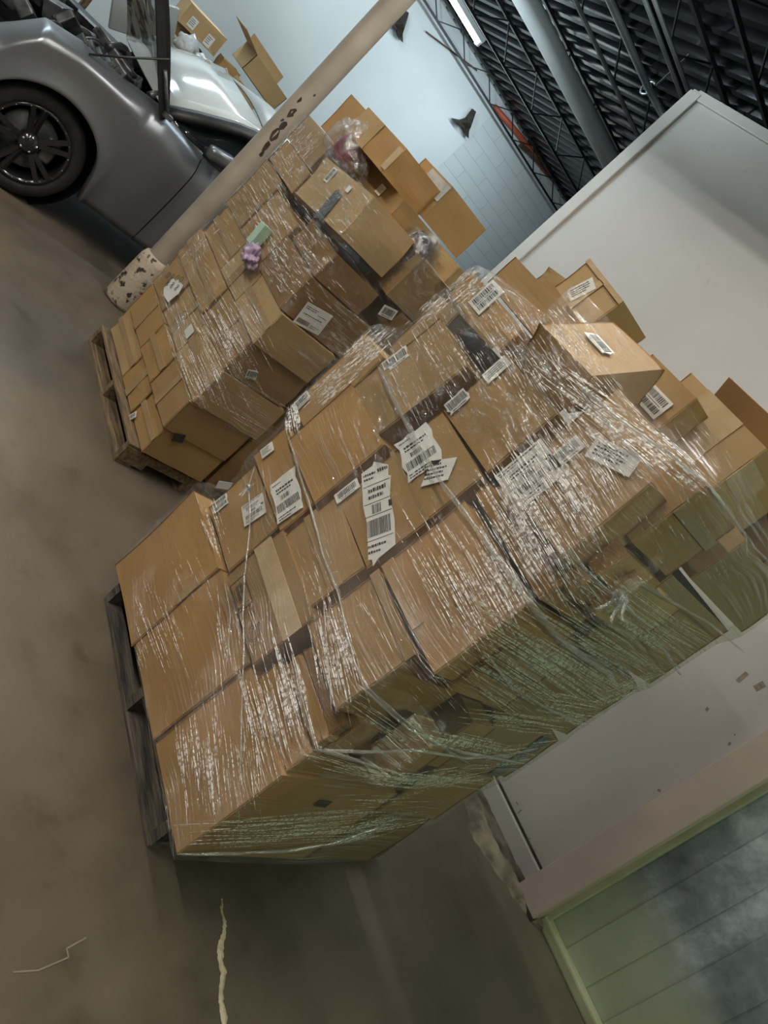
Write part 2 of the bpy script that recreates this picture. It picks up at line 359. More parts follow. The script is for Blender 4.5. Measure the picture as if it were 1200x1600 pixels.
joist(7.73, 3.8, 4.038, 'black bar joist on the far side of the white round duct')
joist(6.35, 3.85, 4.123, 'black bar joist on the near side of the white round duct')
joist(5.2, 3.92, 4.193, 'black bar joist above the far end of the grey wall')
joist(4.3, 4.0, 4.248, 'nearest black bar joist, above the grey wall in the corner')
bm = bmesh.new(); tube(bm, [(7.42, 2, 3.76), (7.42, -2.3, 3.76), (7.24, -4.65, 3.76), (7.16, -10, 3.76)], .105, 24)
tag(link('round_duct', bm, M['duct']), 'long white round duct running under the black roof deck', 'duct')
bm = bmesh.new(); tube(bm, [(5.66, 2, 3.85), (5.66, -3.77, 3.85), (5.6, -4.7, 3.84), (5.5, -4.95, 3.83), (5.1, -5.1, 3.82)], .03, 12)
tag(link('conduit', bm, M['conduit']), 'galvanised conduit with a bent end beside the white duct', 'pipe')
bm = bmesh.new(); tube(bm, [(6.2, 2, 3.8), (6.17, -9, 3.8)], .017, 10)
tag(link('thin_conduit', bm, M['conduit']), 'thin straight conduit between the white duct and the bent pipe', 'pipe')
for q, lb in ((5.08, 'thin pipe above the far end of the grey wall, farther of the pair'), (4.94, 'thin pipe above the far end of the grey wall, nearer of the pair')):
    bm = bmesh.new(); tube(bm, [(q, 2, 3.85), (q, -9, 3.85)], .017, 10); tag(link('ceiling_pipe', bm, M['conduit']), lb, 'pipe')
# hangers on the bent conduit
for yy, lb in ((-3.7, 'steel hook clamp on the bent conduit near the picture top'), (-4.7, 'steel hook clamp at the bend of the conduit')):
    bm = bmesh.new(); tube(bm, [(5.64 + .06 * math.cos(a), yy, 3.85 + .06 * math.sin(a)) for a in np.linspace(-2.6, 2.2, 14)], .01, 8)
    bar(bm, (5.59, yy, 3.90), (5.59, yy, 4.18), .02, .006)
    tag(link('pipe_clamp', bm, M['conduit']), lb, 'clamp')
# lit strip light
e = empty('strip_light', (9.38, -3.8, 3.62)); tag(e, 'lit warm white fluorescent strip light under the roof', 'light')
bm = bmesh.new(); cube(bm, (0, 0, .05), (.16, 3.4, .06), bev=.01); link('housing', bm, M['duct'], e)
bm = bmesh.new(); tube(bm, [(0, 1.66, 0), (0, -1.66, 0)], .03, 12); link('light_tube', bm, M['tube'], e)
for s in (1, -1):
    bm = bmesh.new(); cube(bm, (0, s * 1.69, .01), (.1, .03, .09), bev=.008); link('end_cap', bm, M['duct'], e)
# added trough fixtures, out of view: their sides shade the top of the wall
e = empty('added_trough_light', (2.6, -.7, 3.66)); tag(e, 'long unseen trough light added over the aisle by the wrapped pallets', 'light')
bm = bmesh.new(); cube(bm, (0, 0, .06), (4.4, .3, .02)); cube(bm, (0, -.15, .05), (4.4, .01, .14)); cube(bm, (0, .15, .05), (4.4, .01, .14)); link('reflector', bm, M['duct'], e)
bm = bmesh.new(); tube(bm, [(-2.1, 0, .0), (2.1, 0, .0)], .02, 10); link('light_tube', bm, M['tube'], e)
lamp((2.6, -.7, 3.665), (0, 0, 0), (4.0, .05), 200, WARM)
e = empty('added_trough_light', (2.9, -2.45, 3.78)); tag(e, 'second unseen trough light added to shade the top of the grey wall', 'light')  # second added fixture; its lip sets the dark band on the wall
bm = bmesh.new(); cube(bm, (0, 0, .06), (3.0, .24, .02)); cube(bm, (0, -.12, .018), (3.0, .01, .10)); cube(bm, (0, .12, .0), (3.0, .01, .14)); link('reflector', bm, M['duct'], e)
bm = bmesh.new(); tube(bm, [(-1.4, 0, .02), (1.4, 0, .02)], .015, 10); link('light_tube', bm, M['tube'], e)
lamp((2.9, -2.45, 3.788), (0, 0, 0), (2.9, .03), 98, (1, .95, .88))
# things on the far wall
def bracket(p, sc, label):
    y0, z0 = p[1], p[2]
    pts = [(-.20, -.10), (-.06, -.03), (.0, .02), (.02, .16), (.10, .22), (.07, .05), (.12, -.04), (.24, -.12), (.10, -.10), (.0, -.06), (-.1, -.1)]
    bm = bmesh.new(); top = [bm.verts.new((XF - .012, y0 + a * sc, z0 + b * sc)) for a, b in pts]; bo = [bm.verts.new((XF - .10 - .05 * (i % 3), y0 + a * sc, z0 + b * sc)) for i, (a, b) in enumerate(pts)]
    bm.faces.new(bo); bm.faces.new(top[::-1])
    for i in range(len(pts)): j = (i + 1) % len(pts); bm.faces.new((top[i], top[j], bo[j], bo[i]))
    tag(link('broken_bracket', bm, M['chip']), label, 'bracket')
bracket(at(622, 40, 0, XF), .85, 'torn black bracket on the far wall, near the strip light')
bracket(at(726, 192, 0, XF), .95, 'torn black bracket on the far wall, beside the block section')
bm = bmesh.new(); bar(bm, at(814, 226, 0, XF - .06), at(872, 282, 0, XF - .06), .07); tag(link('angle_brace', bm, M['rust']), 'rusty brown steel angle at the top of the block wall', 'brace')
bm = bmesh.new(); bar(bm, at(666, 50, 0, XF - .04), at(745, 110, 0, XF - .04), .022); tag(link('thin_brace', bm, M['rust']), 'thin brown rod slanting up the far wall to the joist', 'brace')
bm = bmesh.new(); tube(bm, [at(773, 167, 0, XF - .05), at(812, 212, 0, XF - .05), at(842, 254, 0, XF - .05), at(862, 277, 0, XF - .05)], .045, 10)
tag(link('red_pipe', bm, M['red']), 'red pipe along the top of the far wall', 'pipe')
# pipe column
e = empty('pipe_column', (4.68, -2.2, 0)); tag(e, 'cream painted round steel column with chipped paint beside the rear pallet', 'column')
bm = bmesh.new(); lathe(bm, [(.072, .38), (.072, 4.6)], (0, 0, 0), (0, 0, 1), 28); link('shaft', bm, M['pipe'], e)
bm = bmesh.new(); lathe(bm, [(.0, 0.004), (.105, .004), (.112, .03), (.108, .2), (.102, .36), (.09, .40), (.07, .41)], (0, 0, 0), (0, 0, 1), 28)
m2 = noisy('worn_column_base_paint', (.05, .038, .03), (.50, .43, .34), 24, .7, bump=.6, bscale=40, lo=.36, hi=.44)
link('base_sleeve', bm, m2, e)
bm = bmesh.new()
def chip(z, ang, pts):
    vs = []
    for a, b in pts:
        th = ang + a / .072; vs.append(bm.verts.new((.0732 * math.cos(th), .0732 * math.sin(th), z + b)))
    bm.faces.new(vs)
a0 = math.atan2(2.2, -4.68)
for z, da, k in ((1.62, -.1, 1.0), (1.70, -.3, .6), (1.46, .05, 1.3), (1.38, .2, 1.0), (1.53, .1, .9), (1.78, .25, .35), (1.55, -.25, .4), (1.33, .35, .7)):
    chip(z, a0 + da, [(.022 * k * math.cos(t) * random.uniform(.5, 1), .04 * k * math.sin(t) * random.uniform(.6, 1.1)) for t in np.linspace(0, 6, 9)])
link('paint_chips', bm, M['chip'], e)
# floor filler line, scratches
bm = bmesh.new(); pts = [(346, 1405), (346, 1425), (351, 1440), (350, 1458), (344, 1478), (344, 1500), (349, 1520), (346, 1545), (345, 1565), (350, 1590), (350, 1640)]
pr = None
wid = [.004, .005, .007, .009, .014, .012, .011, .009, .009, .011, .01]
for i in range(len(pts) - 1):
    for k in range(5):
        t = k / 5; p = at(pts[i][0] * (1 - t) + pts[i + 1][0] * t, pts[i][1] * (1 - t) + pts[i + 1][1] * t, 2, 0)
        wd = wid[i] * (1 - t) + wid[i + 1] * t; a = bm.verts.new((p.x + random.uniform(-.002, .002), p.y + wd + random.uniform(-.003, .003), .001)); b2 = bm.verts.new((p.x, p.y, .005)); c = bm.verts.new((p.x, p.y - wd + random.uniform(-.003, .003), .001))
        if pr: bm.faces.new((pr[0], pr[1], b2, a)); bm.faces.new((pr[1], pr[2], c, b2))
        pr = (a, b2, c)
tag(link('filler_line', bm, M['patch']), 'ragged pale filler line on the bare floor in the foreground', 'floor mark')
bm = bmesh.new()
for seg in ([(135, 1465), (104, 1482), (107, 1496), (60, 1516), (20, 1519)],):
    for a, b2 in zip(seg, seg[1:]):
        bar(bm, at(*a, 2, .001), at(*b2, 2, .001), .004, .0008)
tag(link('floor_scratch', bm, noisy('pale_scratch', (.20, .17, .12), (.26, .22, .16), 9, .8)), 'thin pale bent scratch on the floor, lower left', 'floor mark')

# ------------------------------------------------------------------ labels / tape
def marks(kind, wd, ht, rng):
    """dark printed rectangles in label space 0..1"""
    q = []
    def bars(x0, x1, y0, y1, n):
        x = x0
        while x < x1:
            bw = (x1 - x0) / n * rng.choice((.35, .6, 1.0)); q.append((x, min(x + bw, x1), y0, y1)); x += bw + (x1 - x0) / n * rng.choice((.4, .6))
    def text(x0, x1, y, h):
        x = x0
        while x < x1:
            lw = rng.uniform(.03, .09); q.append((x, min(x + lw, x1), y, y + h * rng.uniform(.7, 1))); x += lw + .018
    if kind == 'bar':
        bars(.12, .9, .25, .85, 22); text(.2, .8, .08, .08)
    elif kind == 'ship':
        text(.06, .5, .92, .03); text(.06, .42, .87, .025); text(.55, .9, .92, .04); q.append((.04, .96, .80, .806)); text(.2, .8, .72, .05); text(.2, .7, .65, .04)
        q.append((.04, .96, .60, .606)); bars(.3, .6, .48, .58, 10); q.append((.86, .97, .5, .57)); q.append((.04, .96, .46, .466))
        bars(.12, .88, .24, .42, 26); q.append((.04, .96, .20, .206)); text(.1, .7, .13, .03); text(.1, .5, .07, .03)
    elif kind == 'two':
        bars(.1, .9, .58, .88, 18); bars(.1, .9, .14, .42, 18); text(.1, .8, .48, .05)
    elif kind == 'text':
        for yy in (.75, .58, .41, .24): text(.1, rng.uniform(.6, .9), yy, .09)
    elif kind == 'qr':
        n = 8
        text(.06, .5, .84, .04); text(.06, .45, .76, .04)
        for i in range(n):
            for j in range(n):
                if rng.random() < .5: q.append((.56 + .045 * i, .56 + .045 * (i + 1), .5 + .05 * j, .5 + .05 * (j + 1)))
        q = [z for z in q if z[0] < .5]  # matrix codes are left out
        q.append((.06, .94, .46, .464)); text(.1, .8, .52, .05); bars(.06, .5, .1, .3, 20); text(.55, .9, .2, .03); text(.55, .8, .12, .03); text(.56, .9, .7, .03)
    return q
def sheet(parent, name, O, a, b, n, wd, ht, kind, matbase, off=.0035, shape=None, seed=0, ink=None):
    """a printed paper lying on a face: O centre, a/b in-plane unit axes, n outward normal"""
    rng = random.Random(seed); bm = bmesh.new()
    if shape == 'torn':
        out = []
        for (sx, sy, ex, ey) in ((-.5, -.5, .5, -.5), (.5, -.5, .5, .5), (.5, .5, -.5, .5), (-.5, .5, -.5, -.5)):
            for k in range(5):
                t = k / 5; x = sx + (ex - sx) * t; y2 = sy + (ey - sy) * t
                out.append((x * (1 - rng.uniform(0, .22)), y2 * (1 - rng.uniform(0, .12))))
    else: out = shape or [(-.5, -.5), (.5, -.5), (.5, .5), (-.5, .5)]
    P = lambda x, y2, h: O + a * (x * wd) + b * (y2 * ht) + n * h
    lo = [bm.verts.new(P(x, y2, off * .3)) for x, y2 in out]; hi = [bm.verts.new(P(x, y2, off)) for x, y2 in out]
    bm.faces.new(hi)
    for i in range(len(out)): j = (i + 1) % len(out); bm.faces.new((lo[i], lo[j], hi[j], hi[i]))
    for (x0, x1, y0, y1) in marks(kind, wd, ht, rng):
        x0 -= .5; x1 -= .5; y0 -= .5; y1 -= .5
        if shape == 'torn' and (max(abs(x0), abs(x1)) > .40 or max(abs(y0), abs(y1)) > .44): continue
        f = bm.faces.new([bm.verts.new(P(*c, off + .0006)) for c in ((x0, y0), (x1, y0), (x1, y1), (x0, y1))]); f.material_index = 1
    return link(name, bm, [matbase, ink or M['ink']], parent)

BOX = {}
STACK = {'front': [], 'rear': []}
GROUPS = {'front': 'cartons of the nearer wrapped pallet', 'rear': 'cartons of the rear wrapped pallet'}
class Box: pass
def carton(stack, label, O, es, ez, ed, wd, ht, dp, mt='card0', labels=(), tapes=(), loc=None, flap=True, inhull=True, name='cardboard_box'):
    """O bottom corner, es width axis, ez up axis, ed depth axis (into the stack). faces: A = -ed side, B = +es side, C = -es side"""
    e = empty(name, O); lab = tag(e, label, 'box', GROUPS.get(stack, stack))
    g = .0035
    bm = bmesh.new(); r = bmesh.ops.create_cube(bm, size=1)
    bmesh.ops.bevel(bm, geom=bm.edges[:], offset=.0001, segments=1, affect='EDGES') if 0 else None
    bmesh.ops.subdivide_edges(bm, edges=bm.edges[:], cuts=5, use_grid_fill=True)
    ph = random.uniform(0, 9); rs = []
    for v in bm.verts:
        x, y2, z = v.co; k = .0032
        fx, fy, fz = (1 - (2 * x) ** 2), (1 - (2 * y2) ** 2), (1 - (2 * z) ** 2)
        X, Y, Z = (x + .5) * (wd - 2 * g) + g, (y2 + .5) * (dp - 2 * g) + g, (z + .5) * (ht - 2 * g) + g
        nse = math.sin(x * 5 + ph) * math.sin(z * 6 + ph * 1.7) * math.cos(y2 * 4 + ph)
        if abs(abs(y2) - .5) < 1e-5: Y += (1 if y2 > 0 else -1) * (k * nse - .002 * (1 - fx * fz))
        if abs(abs(x) - .5) < 1e-5: X += (1 if x > 0 else -1) * (k * nse - .002 * (1 - fy * fz))
        if abs(abs(z) - .5) < 1e-5: Z += (1 if z > 0 else -1) * (-.003 * (fx * fy))
        rs.append((v, es * X + ed * Y + ez * Z))
    sharp = [ed_ for ed_ in bm.edges if len(ed_.link_faces) == 2 and ed_.link_faces[0].normal.dot(ed_.link_faces[1].normal) < .5]
    for v, c in rs: v.co = c
    bmesh.ops.bevel(bm, geom=sharp, offset=.004, segments=2, profile=.5, affect='EDGES')
    bmesh.ops.recalc_face_normals(bm, faces=bm.faces[:])
    link('box_body', bm, M[mt], e, smooth=False)
    faces = {'A': (Vector((0, 0, 0)), es, ez, -ed, wd, ht), 'B': (es * wd, ed, ez, es, dp, ht), 'C': (Vector((0, 0, 0)), ed, ez, -es, dp, ht), 'T': (ez * ht, es, ed, ez, wd, dp)}
    for tp in tapes:
        f, u0, u1, v0, v1 = tp[:5]; o_, a, b, n, W_, H_ = faces[f]; mm = M[tp[5]] if len(tp) > 5 else M['tape']
        bm = bmesh.new()
        q = [bm.verts.new(o_ + a * (W_ * u) + b * (H_ * v) + n * .0012) for u, v in ((u0, v0), (u1, v0), (u1, v1), (u0, v1))]; bm.faces.new(q)
        q2 = [bm.verts.new(v.co - n * .0035) for v in q]
        for i in range(4): j = (i + 1) % 4; bm.faces.new((q[i], q2[i], q2[j], q[j]))
        link('packing_tape', bm, mm, e)
    Ow = Vector(O)
    for i, lb in enumerate(labels):
        f, px, py, w_, h_, ang, kind = lb[:7]; kw = lb[7] if len(lb) > 7 else {}
        o_, a, b, n, W_, H_ = faces[f]
        d = pray(px, py); c = Vector((0, 0, H)); pw = Ow + o_
        t = (pw - c).dot(n) / d.dot(n); P = c + d * t - Ow
        ca, sa = math.cos(R(ang)), math.sin(R(ang)); a2 = a * ca + b * sa; b2 = b * ca - a * sa
        kw = dict(kw); nm = kw.pop('name', 'shipping_label'); mb = M[kw.pop('mat', 'white')]; ik = kw.pop('ink', None)
        sheet(e, nm, P, a2, b2, n, w_, h_, kind, mb, seed=int(px + py), ink=M[ik] if ik else None, **kw)
    if inhull and stack in STACK:
        STACK[stack].append([Ow + es * (wd * i) + ed * (dp * j) + ez * (ht * k) for k in (0, 1) for i in (0, 1) for j in (0, 1)])
    return e
def front(stack, label, quad, yf, dp, mt='card0', shrink=0, yaw=0, **kw):
    """quad pixels: far-bottom, far-top, near-top, near-bottom on the plane y = yf"""
    P = [at(*p, 1, yf) for p in quad]
    wv = ((P[2] - P[1]) + (P[3] - P[0])) / 2; hv = ((P[1] - P[0]) + (P[2] - P[3])) / 2
    c = sum(P, Vector()) / 4
    aw = math.atan2(wv.z, -wv.x); ah = math.atan2(hv.x, hv.z); a = (aw + ah) / 2; a = max(-.12, min(.12, a * .8)) if not kw.pop('free', False) else a
    es = Vector((-math.cos(a), 0, math.sin(a))); ez = Vector((math.sin(a), 0, math.cos(a))); ed = Vector((0, -1, 0))
    if yaw:
        q = Matrix.Rotation(R(yaw), 3, 'Z'); es = q @ es; ed = q @ ed; ez = q @ ez
    W_, H_ = wv.length - shrink, hv.length - shrink
    return carton(stack, label, c - es * W_ / 2 - ez * H_ / 2, es, ez, ed, W_, H_, dp, mt, **kw)
def block(stack, label, x0, x1, yf, yb, z0, z1, mt='card0', rot=0, tip=0, **kw):
    """x0 near, x1 far"""
    q = Matrix.Rotation(R(rot), 3, 'Z') @ Matrix.Rotation(R(tip), 3, 'X')
    return carton(stack, label, Vector((x1, yf, z0)), q @ Vector((-1, 0, 0)), q @ Vector((0, 0, 1)), q @ Vector((0, -1, 0)), x1 - x0, yf - yb, z1 - z0, mt, **kw) if 0 else \
        carton(stack, label, Vector((x1, yf, z0)), q @ Vector((-1, 0, 0)), q @ Vector((0, 0, 1)), q @ Vector((0, -1, 0)), x1 - x0, z1 - z0, yf - yb, mt, **kw)

# ------------------------------------------------------------------ pallets
def pallet(x0, x1, y0, y1, label, wood):
    """x0 near, y0 front edge; stringers run along x, boards along y"""
    e = empty('wooden_pallet', ((x0 + x1) / 2, (y0 + y1) / 2, 0)); tag(e, label, 'pallet', 'wooden pallets under the wrapped cartons')
    cx, cy = (x0 + x1) / 2, (y0 + y1) / 2; Lx, Ly = x1 - x0, y0 - y1
    for k in range(3):      # stringers along x seen from the long side
        y = (y0 - .02) - k * (Ly - .04) / 2 - cy
        bm = bmesh.new(); cube(bm, (0, y, .061), (Lx, .038, .088), bev=.004)
        link('stringer', bm, wood, e)
    for k in range(7):
        bw = .09; x = -Lx / 2 + bw / 2 + k * (Lx - bw) / 6
        bm = bmesh.new(); cube(bm, (x, random.uniform(-.008, .008), .114), (bw, Ly, .018), bev=.003); link('deck_board', bm, M['wood'] if k % 2 else wood, e)
    for k in range(4):
        bw = .09; x = -Lx / 2 + bw / 2 + k * (Lx - bw) / 3
        bm = bmesh.new(); cube(bm, (x, 0, .009), (bw, Ly, .018), bev=.003); link('bottom_board', bm, wood, e)
    return e
pallet2 = pallet
def pallet_side(x0, x1, y0, y1, label, wood):
    """stringers along y, boards along x: the photographed long side shows board edges with open gaps"""
    cx, cy = (x0 + x1) / 2, (y0 + y1) / 2; Lx, Ly = x1 - x0, y0 - y1
    e = empty('wooden_pallet', (cx, cy, 0)); tag(e, label, 'pallet', 'wooden pallets under the wrapped cartons')
    for k in range(3):
        x = -Lx / 2 + .02 + k * (Lx - .04) / 2
        bm = bmesh.new(); me = .088
        # stringer with two fork notches
        segs = [(-Ly / 2, -Ly / 2 + .15, 0), (-Ly / 2 + .15, -Ly / 2 + .38, .04), (-Ly / 2 + .38, Ly / 2 - .38, 0), (Ly / 2 - .38, Ly / 2 - .15, .04), (Ly / 2 - .15, Ly / 2, 0)]
        pts = []
        for a, b_, up in segs: pts += [(a, .018 + up), (b_, .018 + up)]
        lo = pts; hi = [(Ly / 2, .106), (-Ly / 2, .106)]
        ol = lo + hi
        A = [bm.verts.new((x - .019, p[0], p[1])) for p in ol]; B_ = [bm.verts.new((x + .019, p[0], p[1])) for p in ol]
        for i in range(len(ol)): j = (i + 1) % len(ol); bm.faces.new((A[i], A[j], B_[j], B_[i]))
        bm.faces.new(A[::-1]); bm.faces.new(B_); bmesh.ops.recalc_face_normals(bm, faces=bm.faces[:])
        link('stringer', bm, wood, e)
    for k in range(7):
        bw = .095; y = Ly / 2 - bw / 2 - k * (Ly - bw) / 6
        bm = bmesh.new(); cube(bm, (0, y, .115), (Lx + random.uniform(-.012, .0), bw, .018), bev=.003); link('deck_board', bm, M['wood'] if k % 2 == 0 else wood, e)
    for k in range(4):
        bw = .095; y = Ly / 2 - bw / 2 - k * (Ly - bw) / 3
        bm = bmesh.new(); cube(bm, (0, y, .009), (Lx + random.uniform(-.012, .0), bw, .018), bev=.003); link('bottom_board', bm, wood, e)
    return e
pallet_side(.985, 1.98, -1.665, -2.86, 'grey weathered pallet under the nearer, bigger wrapped stack', M['woodg'])
pallet_side(2.90, 3.93, -1.865, -3.05, 'brown weathered pallet under the rear wrapped stack near the column', M['wood'])

# ------------------------------------------------------------------ nearer stack: boxes
YF = -1.645
f = 'front'
front(f, 'plain carton at the far bottom corner of the nearer pallet', [(177, 883), (300, 769), (344, 890), (206, 1003)], YF + .02, .52, 'card1', tapes=[('A', .93, 1, .55, .8)])
front(f, 'plain carton in the middle of the nearer pallet bottom row', [(206, 1003), (344, 890), (388, 1040), (240, 1152)], YF + .018, .52, 'card1')
front(f, 'large smooth carton at the near bottom corner, glossy film streaks across it', [(239, 1157), (388, 1045), (442, 1214), (276, 1335)], YF + .03, .56, 'card1', labels=[('B', 505, 1255, .05, .03, 0, 'none', dict(mat='chip', name='dark_sticker'))])
front(f, 'flat carton lying on the near bottom corner carton', [(404, 1052), (430, 1040), (487, 1172), (444, 1212)], YF + .01, .53, 'card1')
front(f, 'upright narrow carton, lower of the pair beside the printed carton', [(447, 1036), (474, 1016), (509, 1151), (488, 1171)], YF, .5, 'card1')
front(f, 'upright narrow carton, upper of the pair beside the printed carton', [(475, 1014), (494, 1000), (533, 1134), (511, 1151)], YF, .5, 'card4')
pbx = front(f, 'carton printed with a boxed barcode and a round stamp, wide pale tape', [(354, 892), (440, 828), (487, 962), (394, 1046)], YF + .035, .42, 'card2',
      tapes=[('A', 0, 1, .52, .82, 'tapec')],
      labels=[('A', 377, 928, .085, .05, 0, 'bar', dict(mat='card2', ink='inkbrown', name='printed_barcode', off=.005)),
              ('A', 396, 957, .09, .028, 0, 'text', dict(mat='card2', ink='inkbrown', name='printed_text', off=.005))])
bm = bmesh.new()
for cx_, cy_, rr_ in ((396, 990, .026), (396, 990, .019)):
    c = at(cx_, cy_, 1, YF + .0405) - pbx.location
    tube(bm, [c + Vector((rr_ * math.cos(t), 0, rr_ * math.sin(t))) for t in np.linspace(0, 2 * math.pi, 25)], .0009, 5, cap=False)
link('printed_stamp', bm, M['inkbrown'], pbx); bm = bmesh.new()
c = at(377, 928, 1, YF + .0405) - pbx.location
for a_, b_ in (((-.055, -.033), (.055, -.033)), ((.055, -.033), (.055, .033)), ((.055, .033), (-.055, .033)), ((-.055, .033), (-.055, -.033))):
    bar(bm, c + Vector((a_[0], 0, a_[1])), c + Vector((b_[0], 0, b_[1])), .002, .002)
link('printed_frame', bm, M['inkbrown'], pbx)
front(f, 'carton left of the torn paper label carton, with a broad tape mark', [(443, 834), (523, 774), (572, 889), (483, 946)], YF + .02, .4, 'card0', tapes=[('A', 0, 1, .38, .62)])
front(f, 'scuffed carton jutting out below the big tan carton', [(484, 972), (590, 889), (650, 1020), (519, 1116)], YF + .035, .34, 'card0', tapes=[('A', 0, 1, .88, 1)])
front(f, 'big tan carton with a clean face, second row near end', [(594, 886), (722, 782), (828, 945), (678, 1050)], YF + .045, .3, 'card1', tapes=[('A', .0, .62, .0, .14, 'card0')])
front(f, 'carton with a long torn white shipping label and a separate barcode', [(526, 776), (612, 712), (664, 816), (574, 889)], YF + .02, .4, 'card0',
      labels=[('A', 592, 798, .105, .30, 70, 'ship', dict(shape=[(-.5, .48), (-.1, .52), (-.05, .56), (.42, .46), (.40, .34), (.48, .33), (.40, .1), (.5, -.16), (.47, -.42), (-.1, -.5), (-.28, -.56), (-.3, -.49), (-.42, -.48), (-.40, -.1), (-.5, .1)])),
              ('A', 543, 768, .092, .036, 88, 'bar', dict(off=.0045))])
front(f, 'carton with an overlapping address label and a tilted white slip', [(613, 705), (688, 641), (752, 745), (664, 816)], YF + .01, .4, 'card0',
      labels=[('A', 655, 706, .135, .16, 84, 'ship', dict(shape='torn')), ('A', 684, 737, .105, .075, 60, 'text', dict(shape=[(-.5, -.5), (.35, -.45), (.6, .4), (-.2, .5)]))], tapes=[('A', .0, 1, -.02, .05, 'card2')])
front(f, 'carton tied over by the film knot at the far end of the nearer stack', [(324, 796), (395, 722), (436, 828), (357, 888)], YF - .01, .45, 'card0',
      labels=[('A', 345, 787, .075, .05, 85, 'two', dict(shape='torn')), ('A', 397, 797, .10, .085, 80, 'ship')])
front(f, 'narrow carton with a crumpled shipping label and small sticker', [(396, 712), (443, 664), (497, 788), (436, 827)], YF + .012, .42, 'card1',
      labels=[('A', 418, 704, .055, .04, 85, 'text'), ('A', 449, 775, .125, .175, 84, 'ship', dict(shape='torn'))])
front(f, 'plain kraft carton right of the crumpled label, upper far end', [(448, 684), (549, 598), (595, 692), (492, 792)], YF + .03, .4, 'card1')
front(f, 'carton of the second row from the top with barcode sticker and flap seam', [(552, 600), (686, 497), (729, 574), (583, 683)], YF + .02, .36, 'card2',
      labels=[('A', 622, 560, .085, .05, 88, 'bar', dict(shape='torn')), ('A', 606, 569, .035, .035, 88, 'bar')], tapes=[('A', 0, 1, .32, .62, 'tape')])
front(f, 'carton set back at the far edge with a barcode half under film', [(447, 636), (573, 520), (598, 562), (486, 668)], YF - .05, .5, 'card0', labels=[('A', 471, 628, .08, .042, 90, 'bar')])
front(f, 'tall carton set back behind the barcode sticker carton', [(596, 548), (690, 462), (716, 492), (640, 565)], YF - .06, .45, 'card2')
front(f, 'top carton with a white and grey shipping label facing the aisle', [(692, 462), (739, 421), (816, 517), (787, 541)], YF - .03, .42, 'card1', labels=[('A', 760, 465, .10, .075, 90, 'two')])
front(f, 'carton with one sticker on each half, right of the address label', [(690, 640), (792, 549), (864, 646), (765, 741)], YF - .02, .42, 'card0',
      labels=[('A', 715, 628, .085, .05, 90, 'bar', dict(shape='torn')), ('A', 776, 578, .085, .042, 90, 'text')])
front(f, 'wide carton with two white labels under dense film lines', [(779, 752), (905, 655), (1034, 750), (880, 862)], YF + .06, .16, 'card0',
      labels=[('A', 828, 742, .15, .13, 88, 'ship'), ('A', 885, 708, .09, .045, 88, 'bar'), ('A', 958, 714, .13, .055, 18, 'text')])
front(f, 'brown carton turned askew at the top, torn barcode sticker on it', [(818, 568), (842, 504), (968, 500), (1038, 582)], YF + .02, .36, 'card4', free=True,
      labels=[('A', 936, 538, .10, .055, -38, 'bar', dict(shape='torn'))]) if 0 else None
C0 = Vector((1.261, -1.62, 1.866)); E1, E2, E3 = Vector((.228, .045, -.012)), Vector((.063, -.272, .173)), Vector((.007, -.063, -.102))
es, ed = -E1.normalized(), E2.normalized(); ez = es.cross(ed)
if ez.z < 0: ez = -ez
ez = -E3.normalized(); ez = (ez - es * ez.dot(es)).normalized(); ed = (ed - es * ed.dot(es) - ez * ed.dot(ez)).normalized()
carton(f, 'brown carton turned askew near the top, torn barcode sticker on it', C0 + E1 - ez * .125, es, ez, ed, .232, .125, .329, 'card0', labels=[('T', 936, 538, .10, .05, -6, 'bar', dict(shape='torn'))])
front(f, 'small unwrapped carton with a white address label, topmost of all', [(861, 452), (920, 403), (978, 474), (918, 505)], YF - .25, .22, 'card3', free=True, inhull=False,
      tapes=[('A', 0, 1, .88, 1.0, 'tapec'), ('A', .45, .55, 0, .9, 'tapec')], labels=[('A', 909, 453, .085, .05, 76, 'text')])
front(f, 'dull tan carton half hidden behind the topmost small carton', [(835, 445), (853, 412), (905, 452), (880, 480)], YF - .45, .3, 'card2', inhull=False)
block(f, 'carton holding up the top small carton at the back of the nearer stack', 1.58, 2.12, YF - .265, YF - .78, 1.83, 1.955, 'card2', inhull=False)
# near end
block(f, 'flat wide carton jutting toward the aisle end under glossy film', .865, 1.25, -1.70, -1.98, 1.69, 1.90, 'card0', tapes=[('B', 0, 1, .55, .72)])
block(f, 'long carton at the near end behind the flat wide one', .86, 1.40, -2.07, -2.66, 1.73, 1.905, 'card2')
block('f2', 'heavily taped carton perched on the near end, mended lid', 1.10, 1.46, -2.17, -2.62, 1.93, 2.12, 'card3', rot=4, inhull=False, tapes=[('A', .25, .7, -.01, 1.01, 'tapec'), ('B', .0, .5, .25, .75, 'tapec')])
